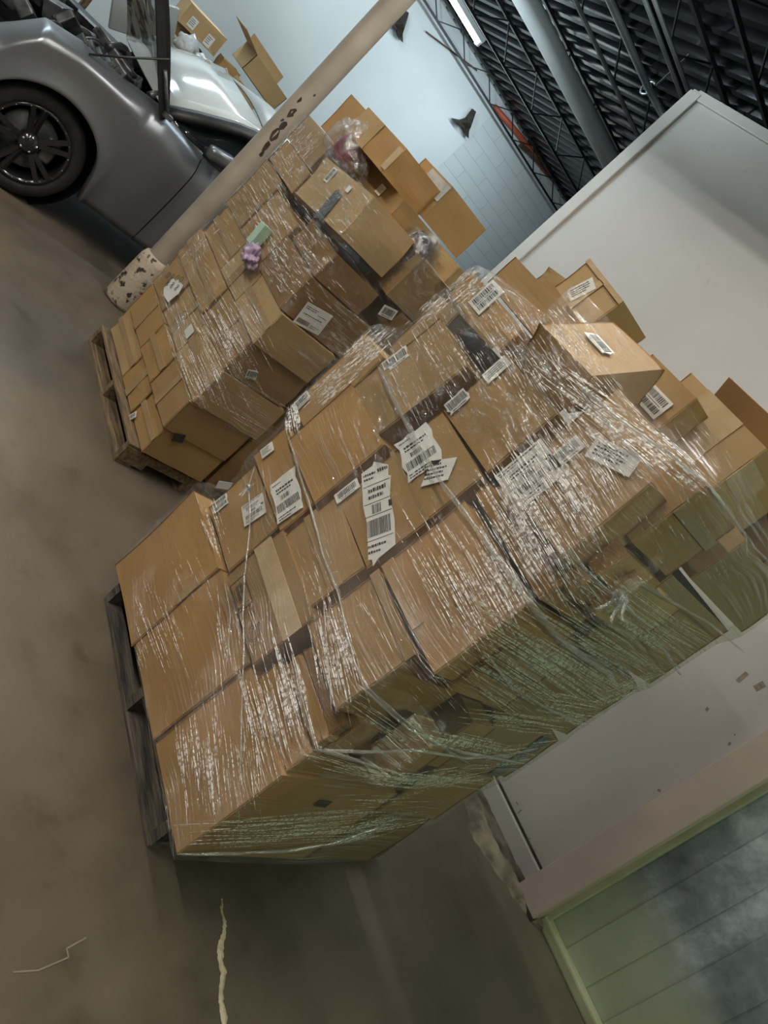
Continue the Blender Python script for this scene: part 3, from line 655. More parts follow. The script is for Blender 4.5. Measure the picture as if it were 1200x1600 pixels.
# open carton behind the taped one
def open_box(name, stack, label, O, es, ez, ed, wd, ht, dp, mt, flaps, parentmat=None, labels=()):
    e = empty(name, O); tag(e, label, 'box', stack)
    bm = bmesh.new(); t = .006
    def slab(o_, a, b, n):
        v = [o_, o_ + a, o_ + a + b, o_ + b]; lo = [bm.verts.new(p) for p in v]; hi = [bm.verts.new(p + n * t) for p in v]
        bm.faces.new(lo[::-1]); bm.faces.new(hi)
        for i in range(4): j = (i + 1) % 4; bm.faces.new((lo[i], lo[j], hi[j], hi[i]))
    Z = Vector((0, 0, 0))
    slab(Z, es * wd, ez * ht, ed); slab(Z + ed * (dp - t), es * wd, ez * ht, ed); slab(Z, ed * dp, ez * ht, es); slab(es * (wd - t), ed * dp, ez * ht, es); slab(Z, es * wd, ed * dp, ez)
    link('box_body', bm, M[mt], e)
    for (side, ang, ln) in flaps:
        bm = bmesh.new()
        if side == 'A': o_, a, out = ez * ht, es * wd, -ed
        elif side == 'Bk': o_, a, out = ez * ht + ed * dp, es * wd, ed
        elif side == 'C': o_, a, out = ez * ht, ed * dp, -es
        else: o_, a, out = ez * ht + es * wd, ed * dp, es
        d = (out * math.cos(R(ang)) + ez * math.sin(R(ang))) * ln; n = a.normalized().cross(d.normalized())
        slab(o_, a, d, n); link('flap', bm, M[mt], e)
    Ow = Vector(O)
    for lb in labels:
        px, py, w_, h_, ang, kind = lb; n = -ed; d = pray(px, py); c = Vector((0, 0, H)); tt = (Ow - c).dot(n) / d.dot(n); P = c + d * tt - Ow
        ca, sa = math.cos(R(ang)), math.sin(R(ang)); sheet(e, 'shipping_label', P, es * ca + ez * sa, ez * ca - es * sa, n, w_, h_, kind, M['white'], seed=int(px))
    return e
open_box('open_carton', GROUPS['front'], 'tall dark open carton standing against the grey wall side of the stack', Vector((1.64, -2.68, 1.72)), Vector((-1, 0, 0)), Vector((0, 0, 1)), Vector((0, -1, 0)), .62, .44, .34, 'card4', [('A', 65, .12), ('C', 80, .12)])
block(f, 'carton under the open dark carton at the back of the stack', 1.42, 1.80, -2.62, -3.0, 1.40, 1.70, 'card2', inhull=False)
block(f, 'small carton with a white address sheet between askew carton and open one', 1.27, 1.50, -2.02, -2.15, 1.91, 2.06, 'card0', inhull=False, labels=[('A', 1022, 628, .10, .07, 0, 'two')])
# slabs and small cartons under the big tan and the double label ones
front(f, 'thin carton peeping out below the big tan one, nearest the bottom', [(688, 1052), (706, 1040), (716, 1068), (700, 1078)], YF - .05, .3, 'card0')
front(f, 'thin carton peeping out below the big tan one, second from the bottom', [(708, 1038), (729, 1022), (740, 1050), (719, 1066)], YF - .05, .3, 'card0')
front(f, 'thin carton peeping out below the big tan one, third from the bottom', [(731, 1020), (752, 1005), (764, 1036), (743, 1049)], YF - .05, .3, 'card4')
front(f, 'thin carton peeping out below the big tan one, fourth from the bottom', [(754, 1004), (784, 980), (800, 1004), (768, 1030)], YF - .06, .3, 'card2')
front(f, 'thin carton peeping out below the big tan one, topmost of the row', [(786, 976), (822, 950), (838, 972), (803, 1000)], YF - .07, .3, 'card0')
front(f, 'slim carton edge above the big tan one, lowest of three', [(740, 770), (762, 752), (868, 918), (842, 936)], YF + .0, .26, 'card1')
front(f, 'slim carton edge above the big tan one, middle of three', [(764, 752), (790, 768), (888, 905), (864, 922)], YF - .012, .26, 'card0')
front(f, 'slim carton edge above the big tan one, topmost of three', [(795, 775), (850, 838), (912, 918), (888, 905)], YF - .03, .2, 'card4') if 0 else None
front(f, 'small carton below the double label one beside the film knot', [(846, 868), (884, 850), (924, 905), (892, 928)], YF - .03, .26, 'card0')
front(f, 'second small carton below the double label one, nearer its corner', [(892, 852), (950, 820), (982, 868), (938, 895)], YF - .035, .26, 'card1')
front(f, 'flat tan carton edge running down to the film knot', [(908, 925), (985, 880), (1010, 905), (925, 960)], YF - .12, .3, 'card3')
block(f, 'upright carton poking out through the film at the near end', .84, 1.10, -1.96, -2.10, .80, 1.02, 'card0', tip=0)
block(f, 'short upright carton left of the one poking through the film', .80, .905, -1.82, -1.93, .76, .93, 'card1')
block(f, 'squat carton in the shadow under the scuffed jutting carton', .90, 1.20, -1.69, -1.79, .69, .83, 'card0')
block(f, 'dark carton behind the near bottom corner carton', .90, 1.35, -2.22, -2.60, .135, .46, 'card4')
block(f, 'wide carton of the near end above the dark bottom one', .88, 1.36, -2.19, -2.56, .48, .76, 'card0')
block(f, 'carton with dark green tape at the near end by the wall', .87, 1.35, -2.12, -2.58, .79, 1.03, 'card2', tapes=[('B', .72, .88, 0, 1, 'greyfoil')])
block(f, 'grey brown carton under dense film at the near end', .88, 1.22, -1.97, -2.60, 1.06, 1.36, 'card2')
block(f, 'grey brown carton under dense film, above its twin near the knot', .88, 1.22, -2.02, -2.64, 1.39, 1.70, 'card2')
block(f, 'hidden core carton behind the tape marked carton', 1.42, 1.95, -2.2, -2.75, .14, .6, 'card2', inhull=True) if 0 else None

# ------------------------------------------------------------------ rear stack: boxes
YR = -1.90
r_ = 'rear'
rows = [  # z0, z1, seams in x (near to far), y front
    (.135, .305, (2.86, 3.16, 3.46, 3.92)), (.31, .50, (2.85, 3.20, 3.50, 3.9)), (.505, .715, (2.84, 3.24, 3.62, 3.92)), (.72, .90, (2.85, 3.3, 3.92)), (.905, 1.09, (2.83, 3.18, 3.5, 3.9))]
rl = {0: ['near corner carton on the rear pallet deck', 'carton with a small black and white sticker low on the rear stack', 'far carton on the rear pallet deck, by the column'],
      1: ['near corner carton of the rear stack second layer, dark square on its end', 'middle carton of the rear stack second layer', 'far carton of the rear stack second layer with a flap line'],
      2: ['near corner carton of the rear stack third layer', 'middle carton of the rear stack third layer, small white tag', 'far carton of the rear stack third layer under film streaks'],
      3: ['near carton of the rear stack fourth layer with a torn sticker on its end', 'far carton of the rear stack with a handwritten white sheet'],
      4: ['near carton of the rear stack fifth layer', 'middle carton of the rear stack fifth layer', 'far carton of the rear stack fifth layer']}
for i, (z0, z1, xs) in enumerate(rows):
    for j in range(len(xs) - 1):
        jy = YR + random.uniform(-.012, .012); mt = random.choice(['card0', 'card2', 'card0', 'card3'])
        lb = []; tp = [('A', .38, .56, 0, 1)] if (i + j) % 2 else [('A', 0, 1, .42, .62)]
        if (i, j) == (0, 1): lb = [('A', 207, 651, .06, .035, 70, 'bar')]
        if (i, j) == (1, 0): tp = [('A', .38, .5, 0, 1)]; lb = [('B', 279, 684, .055, .05, 20, 'none', dict(mat='chip', name='dark_sticker'))]
        if (i, j) == (2, 1): lb = [('A', 296, 518, .07, .055, 0, 'none')]
        if (i, j) == (3, 0): lb = [('B', 393, 585, .06, .05, 20, 'bar', dict(shape='torn'))]
        if (i, j) == (3, 1): lb = [('A', 270, 452, .16, .12, 8, 'none', dict(shape=[(-.5, -.3), (-.2, -.5), (.35, -.5), (.5, .1), (.4, .5), (-.1, .45), (-.45, .25)], name='handwritten_sheet'))]
        dp = (.38, .40, .42, .40, .38)[i]
        block(r_, rl[i][j], xs[j] + .002, xs[j + 1] - .002, jy, jy - dp, z0, z1, mt, rot=random.uniform(-.5, .5), labels=lb, tapes=tp)
back = [(.135, .36, -2.32, -2.7, 'card4', 'dark carton at the back of the rear pallet end'), (.36, .60, -2.32, -2.72, 'card2', 'carton in the second layer at the back of the rear stack end'),
        (.60, .86, -2.36, -2.75, 'card4', 'carton in the third layer at the back of the rear stack end')]
for z0, z1, ya, yb, mt, lb in back: block(r_, lb, 2.87, 3.3, ya, yb, z0, z1, mt, labels=[('B', 350, 758, .08, .05, 20, 'none')] if z0 < .2 else ())
def side(label, quad, xs, dp, mt='card0', **kw):
    """quad pixels on the plane x = xs: front-bottom, front-top, back-top, back-bottom"""
    P = [at(*p, 0, xs) for p in quad]
    yf = (P[0].y + P[1].y) / 2; yb = (P[2].y + P[3].y) / 2; z0 = (P[0].z + P[3].z) / 2; z1 = (P[1].z + P[2].z) / 2
    return block(r_, label, xs, xs + dp, yf, yb, z0, z1, mt, **kw)
side('carton with the big white shipping label on its end, rear stack', [(437, 480), (463, 452), (600, 560), (560, 590)], 2.88, .42, 'card0', labels=[('B', 489, 498, .15, .11, 3, 'qr')]) if 0 else None
block(r_, 'carton with the big white shipping label on its end, rear stack', 2.87, 3.25, YR + .01, YR - .47, 1.095, 1.29, 'card4', labels=[('B', 489, 498, .15, .115, 10, 'qr')])
block(r_, 'carton under crinkled film beyond the big white label one', 3.26, 3.62, YR, YR - .45, 1.095, 1.36, 'card0')
block(r_, 'far carton of the rear stack sixth layer with crumpled wrap', 3.63, 3.92, YR, YR - .45, 1.095, 1.40, 'card2')
block(r_, 'low dark carton under the foil patch one on the rear stack', 2.90, 3.25, YR - .02, YR - .34, 1.295, 1.43, 'card4')
front(r_, 'big upper carton of the rear stack with a grey foil patch', [(470, 300), (512, 232), (575, 317), (527, 372)], YR + .02, .32, 'card3',
      labels=[('A', 513, 322, .17, .075, 90, 'none', dict(mat='greyfoil', name='foil_patch', shape='torn')), ('A', 517, 274, .075, .042, 90, 'bar'), ('A', 545, 296, .03, .03, 0, 'none')])
block(r_, 'upper carton at the far end of the rear stack, bright wrapped top', 3.56, 3.94, YR - .01, YR - .40, 1.545, 1.70, 'card2')
front(r_, 'upper far carton beside the column under crinkled film', [(330, 345), (398, 248), (455, 315), (400, 400)], YR - .02, .42, 'card0') if 0 else None
block(r_, 'upper far carton beside the column under crinkled film', 3.52, 3.92, YR - .01, YR - .42, 1.41, 1.54, 'card0')

YB = -2.36
block(r_, 'topmost carton of the rear stack, right of the crimson cloth', 3.10, 3.55, -1.91, -2.21, 1.792, 1.935, 'card1', rot=1.5, inhull=False, tapes=[('A', .0, .45, 0, 1, 'card3'), ('A', .9, 1.0, .1, .9, 'tapec')])
block(r_, 'small carton left of the topmost one on the rear stack', 3.58, 3.84, -1.95, -2.2, 1.71, 1.92, 'card1', inhull=False)
front(r_, 'carton with the yellow and white hazard sticker', [(560, 262), (592, 240), (632, 318), (600, 345)], YB - .02, .34, 'card2', labels=[('A', 595, 297, .055, .05, 0, 'text', dict(mat='yellow', ink='ink', name='hazard_sticker'))]) if 0 else None
def sideq(label, quad, xs, dp, mt, **kw): return side(label, quad, xs, dp, mt, **kw)
sideq('dark ended carton right of the tallest top carton', [(658, 337), (594, 268), (630, 234), (692, 300)], 3.05, .3, 'card2', inhull=False) if 0 else None
block(r_, 'carton with the yellow and white hazard sticker', 3.03, 3.50, -2.05, -2.35, 1.675, 1.79, 'card2', inhull=False, labels=[('A', 595, 297, .05, .05, 90, 'text', dict(mat='white', ink='yellow', name='hazard_sticker'))])

block(r_, 'carton right of the topmost one with a glare patch painted on its corner', 3.08, 3.42, -2.225, -2.54, 1.80, 1.99, 'card0', rot=-2, inhull=False, tapes=[('A', .35, 1, .5, .95, 'deckbag')])  # pale tape quad stands in for glare on the upper front
block(r_, 'narrow pale carton beside the black bag', 2.86, 3.38, -2.40, -2.52, 1.69, 1.785, 'card3', inhull=False)
block(r_, 'big wrapped carton below the black bag, at the back', 2.88, 3.3, -2.24, -2.66, 1.46, 1.685, 'card2')
block(r_, 'dark carton with a white barcode sticker facing the nearer stack', 2.88, 3.3, -2.385, -2.80, 1.21, 1.45, 'card4', labels=[('B', 606, 488, .085, .055, 15, 'bar')])
block(r_, 'plain carton under the barcode sticker one facing the nearer stack', 2.88, 3.3, -2.385, -2.80, .87, 1.20, 'card2')
block(r_, 'small brown carton at the back top of the rear stack', 2.9, 3.3, -2.68, -3.0, 1.46, 1.76, 'card1', inhull=False)

# ------------------------------------------------------------------ soft goods on the rear stack
def blob(name, label, cat, c, s, mt, seed, sub=3, amp=.25, parent=None):
    bm = bmesh.new(); bmesh.ops.create_icosphere(bm, subdivisions=sub, radius=1)
    from mathutils import noise
    for v in bm.verts:
        n = noise.noise(v.co * 1.7 + Vector((seed, 0, 0))) + .5 * noise.noise(v.co * 4 + Vector((0, seed, 0)))
        d = v.co.normalized() * (1 + amp * n); d.z = max(d.z, -.75)
        v.co = Vector((d.x * s[0], d.y * s[1], d.z * s[2])) + Vector(c)
    o = link(name, bm, mt, parent, smooth=True)
    uv = o.data.uv_layers.new(name='UVMap')
    for lp in o.data.loops:
        co_ = o.data.vertices[lp.vertex_index].co; uv.data[lp.index].uv = (co_.y + co_.x, co_.z)
    if not parent: tag(o, label, cat)
    return o
p = at(547, 238, 1, -1.97)
e = empty('bagged_cloth', (0, 0, 0)); tag(e, 'crimson cloth in a clear crinkled bag near the top of the rear stack', 'bag')
blob('cloth', '', '', p, (.09, .07, .10), M['crimson'], 3, parent=e)
blob('clear_bag', '', '', p + Vector((.02, .0, .0)), (.17, .10, .14), M['bag'], 5, parent=e, sub=4, amp=.4)
p = at(642, 378, 1, -2.24) + Vector((0, -.04, -.02))
e = empty('bagged_black_goods', (0, 0, 0)); tag(e, 'black goods in a clear plastic bag between cartons of the rear stack', 'bag')
blob('black_goods', '', '', p + Vector((.0, .0, .0)), (.09, .07, .10), M['blackbag'], 8, parent=e)
blob('clear_bag', '', '', p + Vector((-.02, .0, 0)), (.12, .10, .12), M['bag'], 2, parent=e, sub=4, amp=.4)
p = at(405, 368, 1, YR + .04)
bm = bmesh.new(); cube(bm, p, (.055, .05, .115), Matrix.Rotation(R(8), 3, 'Y'), bev=.004); tag(link('mint_carton', bm, M['green']), 'small mint green carton tucked under film on the rear stack', 'box')
p = at(391, 400, 1, YR + .045)
blob('lilac_pouch', 'lilac plastic pouch below the small mint green carton', 'pouch', p, (.058, .035, .05), M['lilac'], 4, amp=.75, sub=4)
# handwriting on the white sheet
bm = bmesh.new()
for k, (px, py) in enumerate(((263, 430), (270, 432), (277, 434), (283, 437))):
    c = at(px, py, 1, YR + .02)
    tube(bm, [c + Vector((.012 * math.cos(t) * (1 if k != 1 else .7), 0, .018 * math.sin(t))) for t in np.linspace(0, 6.2, 12)], .0014, 5)
for k, (px, py) in enumerate(((262, 442), (269, 445), (276, 449))):
    c = at(px, py, 1, YR + .02)
    tube(bm, [c + Vector((.010 * math.sin(2 * t), 0, .016 * math.sin(t))) for t in np.linspace(0, 6.2, 14)], .0014, 5)
hw = link('handwriting', bm, M['ink'])
for o in bpy.data.objects:
    if o.get('label', '').startswith('far carton of the rear stack with a handwritten'):
        hw.parent = o; hw.matrix_parent_inverse = Matrix.Translation(-o.location)

# ------------------------------------------------------------------ stretch film
def hull2(P):
    P = sorted(set(P)); 
    if len(P) < 3: return P
    def half(Q):
        h = []
        for p in Q:
            while len(h) >= 2 and (h[-1][0] - h[-2][0]) * (p[1] - h[-2][1]) - (h[-1][1] - h[-2][1]) * (p[0] - h[-2][0]) <= 0: h.pop()
            h.append(p)
        return h[:-1]
    return half(P) + half(P[::-1])
def wrap(stack, z0, z1, label, nz=110, nt=300, arc=None, off=.014, mats=None, matf=None, topf=None):
    cx = np.mean([p.x for b in STACK[stack] for p in b]); cy = np.mean([p.y for b in STACK[stack] for p in b])
    th = np.linspace(arc[0], arc[1], nt); zs = np.linspace(z0, z1, nz); Rr = np.zeros((nz, nt))
    for i, z in enumerate(zs):
        pts = []
        for b in STACK[stack]:
            zz = [p.z for p in b]
            if min(zz) - .02 <= z <= max(zz) + .02:
                lo, hi = b[:4], b[4:]; pts += [(round(p.x, 5), round(p.y, 5)) for p in (lo if z < (min(zz) + max(zz)) / 2 else hi)]
        hp = hull2(pts) if len(pts) >= 3 else None
        if not hp: Rr[i] = Rr[i - 1]; continue
        for k, t in enumerate(th):
            d = (math.cos(t), math.sin(t)); best = 0
            for a in range(len(hp)):
                x1, y1 = hp[a]; x2, y2 = hp[(a + 1) % len(hp)]; x1 -= cx; x2 -= cx; y1 -= cy; y2 -= cy
                ex, ey = x2 - x1, y2 - y1; den = d[0] * ey - d[1] * ex
                if abs(den) < 1e-9: continue
                tt = (x1 * ey - y1 * ex) / den; s = (x1 * d[1] - y1 * d[0]) / den
                if tt > 0 and -1e-6 <= s <= 1 + 1e-6: best = max(best, tt)
            Rr[i, k] = best or Rr[i, k - 1]
    mxr = Rr.copy()                       # film bridges between protruding boxes
    for s in range(1, 4):
        mxr[s:] = np.maximum(mxr[s:], Rr[:-s] - .004 * s); mxr[:-s] = np.maximum(mxr[:-s], Rr[s:] - .004 * s)
    k = np.array([.06, .24, .4, .24, .06]); sm = mxr.copy()
    for _ in range(2):
        pad = np.pad(sm, ((2, 2), (0, 0)), 'edge'); sm = sum(k[q] * pad[q:q + nz] for q in range(5))
    Rr = np.maximum(sm, Rr) + off
    bm = bmesh.new(); uvl = bm.loops.layers.uv.new('UVMap'); V = []; U = np.zeros(nt)
    for i, z in enumerate(zs):
        V.append([bm.verts.new((cx + Rr[i, k] * math.cos(th[k]), cy + Rr[i, k] * math.sin(th[k]), z)) for k in range(nt)])
    mid = V[nz // 2]
    for k in range(1, nt): U[k] = U[k - 1] + (mid[k].co - mid[k - 1].co).length
    for i in range(nz - 1):
        for k in range(nt - 1):
            if topf and zs[i] > topf(V[i][k].co): continue
            fc = bm.faces.new((V[i][k], V[i + 1][k], V[i + 1][k + 1], V[i][k + 1])); fc.smooth = True
            fc.material_index = matf(V[i][k].co) if matf else 0
            for lp, (kk, ii) in zip(fc.loops, ((k, i), (k, i + 1), (k + 1, i + 1), (k + 1, i))): lp[uvl].uv = (U[kk] + .12 * zs[ii], zs[ii] + .06 * U[kk])
    for v in [v for v in bm.verts if not v.link_faces]: bm.verts.remove(v)
    e = empty('stretch_wrap', (cx, cy, z0)); tag(e, label, 'stretch film')
    o = link('film_sheet', bm, mats, e); o.matrix_parent_inverse = Matrix.Translation((-cx, -cy, -z0))
    return e
def fm_front(c):
    if c.x < .90 and c.y < -1.72: return 2
    if c.z > 1.25 and c.x > 1.2: return 1
    return 0
film_f = wrap('front', .16, 1.99, 'clear stretch film wound round the nearer stack, knotted twice', arc=(R(15), R(262)), mats=[M['film'], M['film2'], M['filmside']], matf=fm_front)
def fm_rear(c): return 1 if c.z > 1.0 else 0
film_r = wrap('rear', .50, 1.70, 'clear crinkled stretch film wound round the rear stack', nz=80, nt=260, arc=(R(15), R(262)), mats=[M['film'], M['film2'], M['filmside']], matf=fm_rear)
# bunched film strands and knots
def on_film(px, py, yf, xn):
    q = pray(px, py); h_ = BV['stretch_wrap'].ray_cast(Vector((0, 0, H)), q)
    if h_[0] is not None: return h_[0] - q.normalized() * .006
    a = at(px, py, 1, yf)
    if xn is not None and a.x < xn: a = at(px, py, 0, xn)
    return a
def strand(parent, pts, rad, name='film_strand', yf=YF + .062, xn=.825, flat=.5):
    P = [on_film(*p, yf, xn) for p in pts]; Q = []
    for i in range(len(P) - 1):
        for k in range(6): Q.append(P[i].lerp(P[i + 1], k / 6) + Vector((0, 0, random.uniform(-.001, .001))))
    Q.append(P[-1]); bm = bmesh.new(); n = len(Q)
    tube(bm, Q, [rad * (.75 + .5 * abs(math.sin(i * .37))) * (.25 if i in (0, n - 1) else 1) for i in range(n)], 8, flat=flat)
    o = link(name, bm, M['strand'], parent, smooth=True); uv = o.data.uv_layers.new(name='UVMap')
    for lp in o.data.loops:
        c = o.data.vertices[lp.vertex_index].co; uv.data[lp.index].uv = (-c.x - c.y, c.z)
    o.matrix_parent_inverse = Matrix.Translation(-parent.location)
from mathutils.bvhtree import BVHTree
def bvh_of(e):
    o = [c for c in e.children if c.name.startswith('film_sheet')][0]
    return BVHTree.FromPolygons([v.co.copy() for v in o.data.vertices], [list(p.vertices) for p in o.data.polygons])
BV = {film_f.name: bvh_of(film_f), film_r.name: bvh_of(film_r)}
def crease_highlights(parent, clusters, seed, mt):  # thin pale tubes on the film, drawn where wrinkle highlights fall
    rg = random.Random(seed); bm = bmesh.new(); T = BV[parent.name]; c0 = Vector((0, 0, H))
    for (cx, cy, rx, ry, dg, n, l0, l1, rad) in clusters:
        ca, sa = math.cos(R(dg)), math.sin(R(dg))
        for _ in range(n):
            a, b_ = rg.gauss(0, .5) * rx, rg.uniform(-1, 1) * ry
            if abs(a) > rx * 1.3: continue
            x, y = cx + a * ca - b_ * sa, cy + a * sa + b_ * ca
            ln = rg.uniform(l0, l1) * (1.7 if rg.random() < .12 else 1); dd = R(dg + rg.gauss(0, 1.3)); P = []; k = max(2, int(ln / 14) + 1)
            for i in range(k + 1):
                t = (i / k - .5) * ln; q = pray(x + math.cos(dd) * t + rg.uniform(-.35, .35), y + math.sin(dd) * t)
                h_ = T.ray_cast(c0, q)
                if h_[0] is None or (P and (h_[0] - P[-1]).length > .12): break
                P.append(h_[0] - q.normalized() * .002)
            if len(P) < 3: continue
            r0 = rad * rg.choice((.4, .5, .6, .8, 1.2)); m_ = len(P)
            tube(bm, P, [r0 * (.25 if i in (0, m_ - 1) else rg.uniform(.6, 1.15)) for i in range(m_)], 5, cap=False)
    o = link('film_crease_highlights', bm, mt, parent, smooth=True); o['kind'] = 'stuff'
    o.matrix_parent_inverse = Matrix.Translation(-parent.location)
# (centre px, half length, half width, direction, count, min/max length, radius)
crease_highlights(film_f, [
    (345, 1190, 80, 62, 84, 95, 14, 70, .0012), (300, 1180, 40, 30, 84, 40, 12, 50, .0010), (352, 1010, 60, 10, 84, 20, 10, 50, .0011),
    (255, 985, 60, 26, 70, 60, 10, 45, .0008), (215, 1010, 40, 12, 72, 30, 8, 30, .0009), (335, 830, 42, 16, 72, 45, 10, 40, .0011), (290, 900, 60, 30, 66, 22, 8, 30, .0007),
    (425, 1110, 80, 40, 76, 110, 20, 80, .0013), (460, 1080, 70, 18, 74, 60, 20, 70, .0014), (388, 950, 60, 30, 70, 16, 10, 40, .0008),
    (512, 1020, 80, 22, 78, 85, 16, 60, .0012), (540, 1010, 80, 12, 72, 55, 16, 60, .0013), (500, 880, 60, 30, 68, 16, 10, 40, .0008),
    (620, 960, 90, 50, 62, 26, 12, 50, .0008), (700, 900, 90, 45, 60, 90, 16, 70, .0012), (760, 920, 70, 45, 62, 130, 16, 60, .0012),
    (820, 870, 70, 60, 60, 150, 20, 80, .0014), (790, 800, 50, 40, 60, 60, 16, 60, .0014), (840, 780, 90, 70, 58, 190, 18, 80, .0013), (900, 720, 80, 50, 52, 110, 16, 70, .0013),
    (960, 690, 80, 26, 40, 90, 20, 80, .0014), (940, 640, 90, 22, 36, 90, 20, 80, .0014), (1030, 700, 80, 22, 42, 90, 16, 60, .0013), (1080, 750, 30, 14, 35, 40, 8, 25, .0012),
    (910, 770, 50, 50, 64, 50, 10, 40, .001), (905, 800, 20, 22, 60, 50, 3, 9, .0016), (870, 850, 60, 60, 58, 70, 12, 40, .0011),
    (640, 620, 70, 40, 64, 26, 8, 30, .0008), (560, 700, 60, 30, 66, 20, 10, 30, .0008), (650, 520, 60, 30, 60, 30, 8, 30, .0009), (700, 560, 60, 30, 58, 60, 8, 24, .0010),
    (800, 500, 80, 50, 56, 110, 8, 30, .0011), (760, 560, 60, 40, 58, 60, 6, 24, .0010), (840, 600, 60, 40, 58, 60, 8, 30, .0010), (700, 480, 50, 30, 60, 50, 6, 20, .0010),
    (728, 442, 30, 22, -40, 150, 6, 22, .0016), (670, 480, 40, 16, -40, 90, 6, 22, .0014), (572, 545, 34, 20, -40, 170, 8, 26, .0017), (520, 600, 40, 16, -40, 140, 8, 26, .0016), (455, 650, 26, 12, 80, 110, 8, 24, .0016), (850, 470, 50, 16, 50, 90, 8, 26, .0015), (610, 560, 30, 16, 60, 30, 6, 18, .0011),
    (880, 560, 50, 60, 54, 60, 10, 40, .0010), (930, 600, 60, 30, 50, 40, 10, 50, .0011), (1050, 820, 60, 50, 60, 26, 8, 30, .0008), (1120, 900, 40, 30, 60, 16, 8, 40, .0006),
    (930, 920, 40, 40, 55, 40, 8, 30, .0011), (740, 1000, 50, 30, 55, 30, 8, 30, .0009), (680, 1090, 40, 30, 50, 24, 8, 26, .0009)], 5, M['crease_highlight'])
crease_highlights(film_f, [
    (420, 1298, 130, 22, -3, 70, 30, 120, .0011), (520, 1285, 90, 18, -5, 60, 30, 110, .0011), (580, 1295, 60, 14, -14, 40, 20, 80, .0011),
    (560, 1200, 80, 16, 16, 36, 30, 90, .0011), (640, 1222, 90, 14, 6, 60, 30, 90, .0012), (610, 1250, 60, 12, 0, 30, 10, 50, .0011), (700, 1215, 50, 16, -12, 50, 20, 60, .0012),
    (720, 1160, 80, 16, 12, 55, 30, 90, .0011), (800, 1180, 60, 16, -6, 50, 20, 60, .0010), (600, 1130, 60, 16, 34, 26, 20, 60, .0009),
    (840, 1050, 110, 46, 33, 150, 30, 120, .0011), (930, 1040, 110, 46, 32, 150, 30, 130, .0011), (1010, 990, 90, 46, 36, 110, 30, 110, .0010), (900, 1110, 50, 22, 10, 90, 12, 50, .0012), (980, 1080, 50, 16, -20, 60, 12, 50, .0012),
    (790, 1080, 60, 26, 36, 50, 20, 70, .0011), (1090, 1010, 60, 30, 30, 60, 20, 60, .0011), (1130, 1040, 40, 20, -30, 50, 10, 40, .0011), (820, 1130, 70, 14, 6, 50, 20, 70, .0011)], 9, M['crease_highlight_green'])
crease_highlights(film_r, [
    (350, 540, 80, 30, 62, 110, 10, 45, .0013), (310, 600, 60, 40, 66, 100, 10, 45, .0013), (375, 520, 60, 40, 62, 60, 10, 40, .0012), (285, 560, 50, 18, 68, 45, 8, 30, .0012),
    (330, 430, 70, 40, 56, 50, 6, 24, .0012), (300, 380, 60, 20, -44, 30, 6, 20, .0014), (370, 330, 70, 40, 55, 80, 6, 20, .0013), (340, 300, 50, 20, -45, 70, 6, 22, .0015),
    (420, 320, 70, 30, 60, 110, 4, 20, .0015), (460, 420, 60, 40, 50, 130, 4, 18, .0015), (440, 250, 50, 30, 55, 70, 6, 20, .0014), (400, 240, 40, 14, -40, 50, 6, 20, .0016), (480, 360, 60, 20, 52, 80, 4, 20, .0014),
    (470, 220, 50, 26, -44, 90, 6, 24, .0016), (540, 320, 60, 40, 50, 50, 5, 20, .0012), (430, 380, 50, 16, 62, 70, 4, 16, .0015), (270, 470, 40, 16, 70, 26, 6, 24, .0012), (350, 700, 60, 30, 30, 16, 20, 70, .0007), (400, 650, 70, 40, 30, 24, 20, 80, .0006), (540, 500, 60, 40, 40, 20, 20, 60, .0006)], 11, M['crease_highlight'])
strand(film_f, [(388, 762), (391, 800), (389, 840), (382, 900), (380, 960), (381, 1010), (378, 1100), (376, 1200), (372, 1300)], .006)
strand(film_f, [(398, 728), (388, 762)], .003); strand(film_f, [(378, 742), (388, 762)], .002)
strand(film_f, [(448, 675), (468, 740), (490, 810), (506, 870), (530, 930), (540, 985), (556, 1040), (575, 1075), (625, 1120), (680, 1160), (735, 1195)], .006)
strand(film_f, [(590, 570), (612, 620), (650, 690), (690, 755), (740, 820), (800, 900), (830, 945), (870, 995), (915, 1030), (950, 1052)], .009)
strand(film_f, [(350, 905), (360, 960), (357, 1010), (353, 1045)], .003)
strand(film_f, [(505, 930), (510, 1000), (515, 1060), (518, 1112)], .004)
strand(film_f, [(455, 1020), (468, 1080), (486, 1140), (494, 1170), (560, 1190), (640, 1215), (735, 1217)], .006)
strand(film_f, [(882, 850), (905, 880), (940, 915), (966, 935), (1000, 970), (1040, 1020), (1065, 1058)], .006)
strand(film_f, [(900, 600), (960, 650), (1030, 700), (1098, 750)], .006); strand(film_f, [(905, 610), (975, 690), (1034, 750)], .004)
strand(film_f, [(1102, 751), (1140, 800), (1165, 835), (1168, 870)], .004)
strand(film_f, [(487, 1172), (580, 1175), (650, 1172), (730, 1185), (790, 1180), (838, 1170)], .004)
strand(film_f, [(277, 1335), (360, 1334), (450, 1330), (520, 1318), (600, 1290), (622, 1262)], .005)
strand(film_f, [(560, 1070), (640, 1140), (720, 1175), (830, 1195)], .004)
strand(film_f, [(760, 1020), (800, 1075), (860, 1110), (925, 1135)], .004)
strand(film_f, [(990, 905), (1050, 940), (1110, 975), (1163, 1020)], .004)
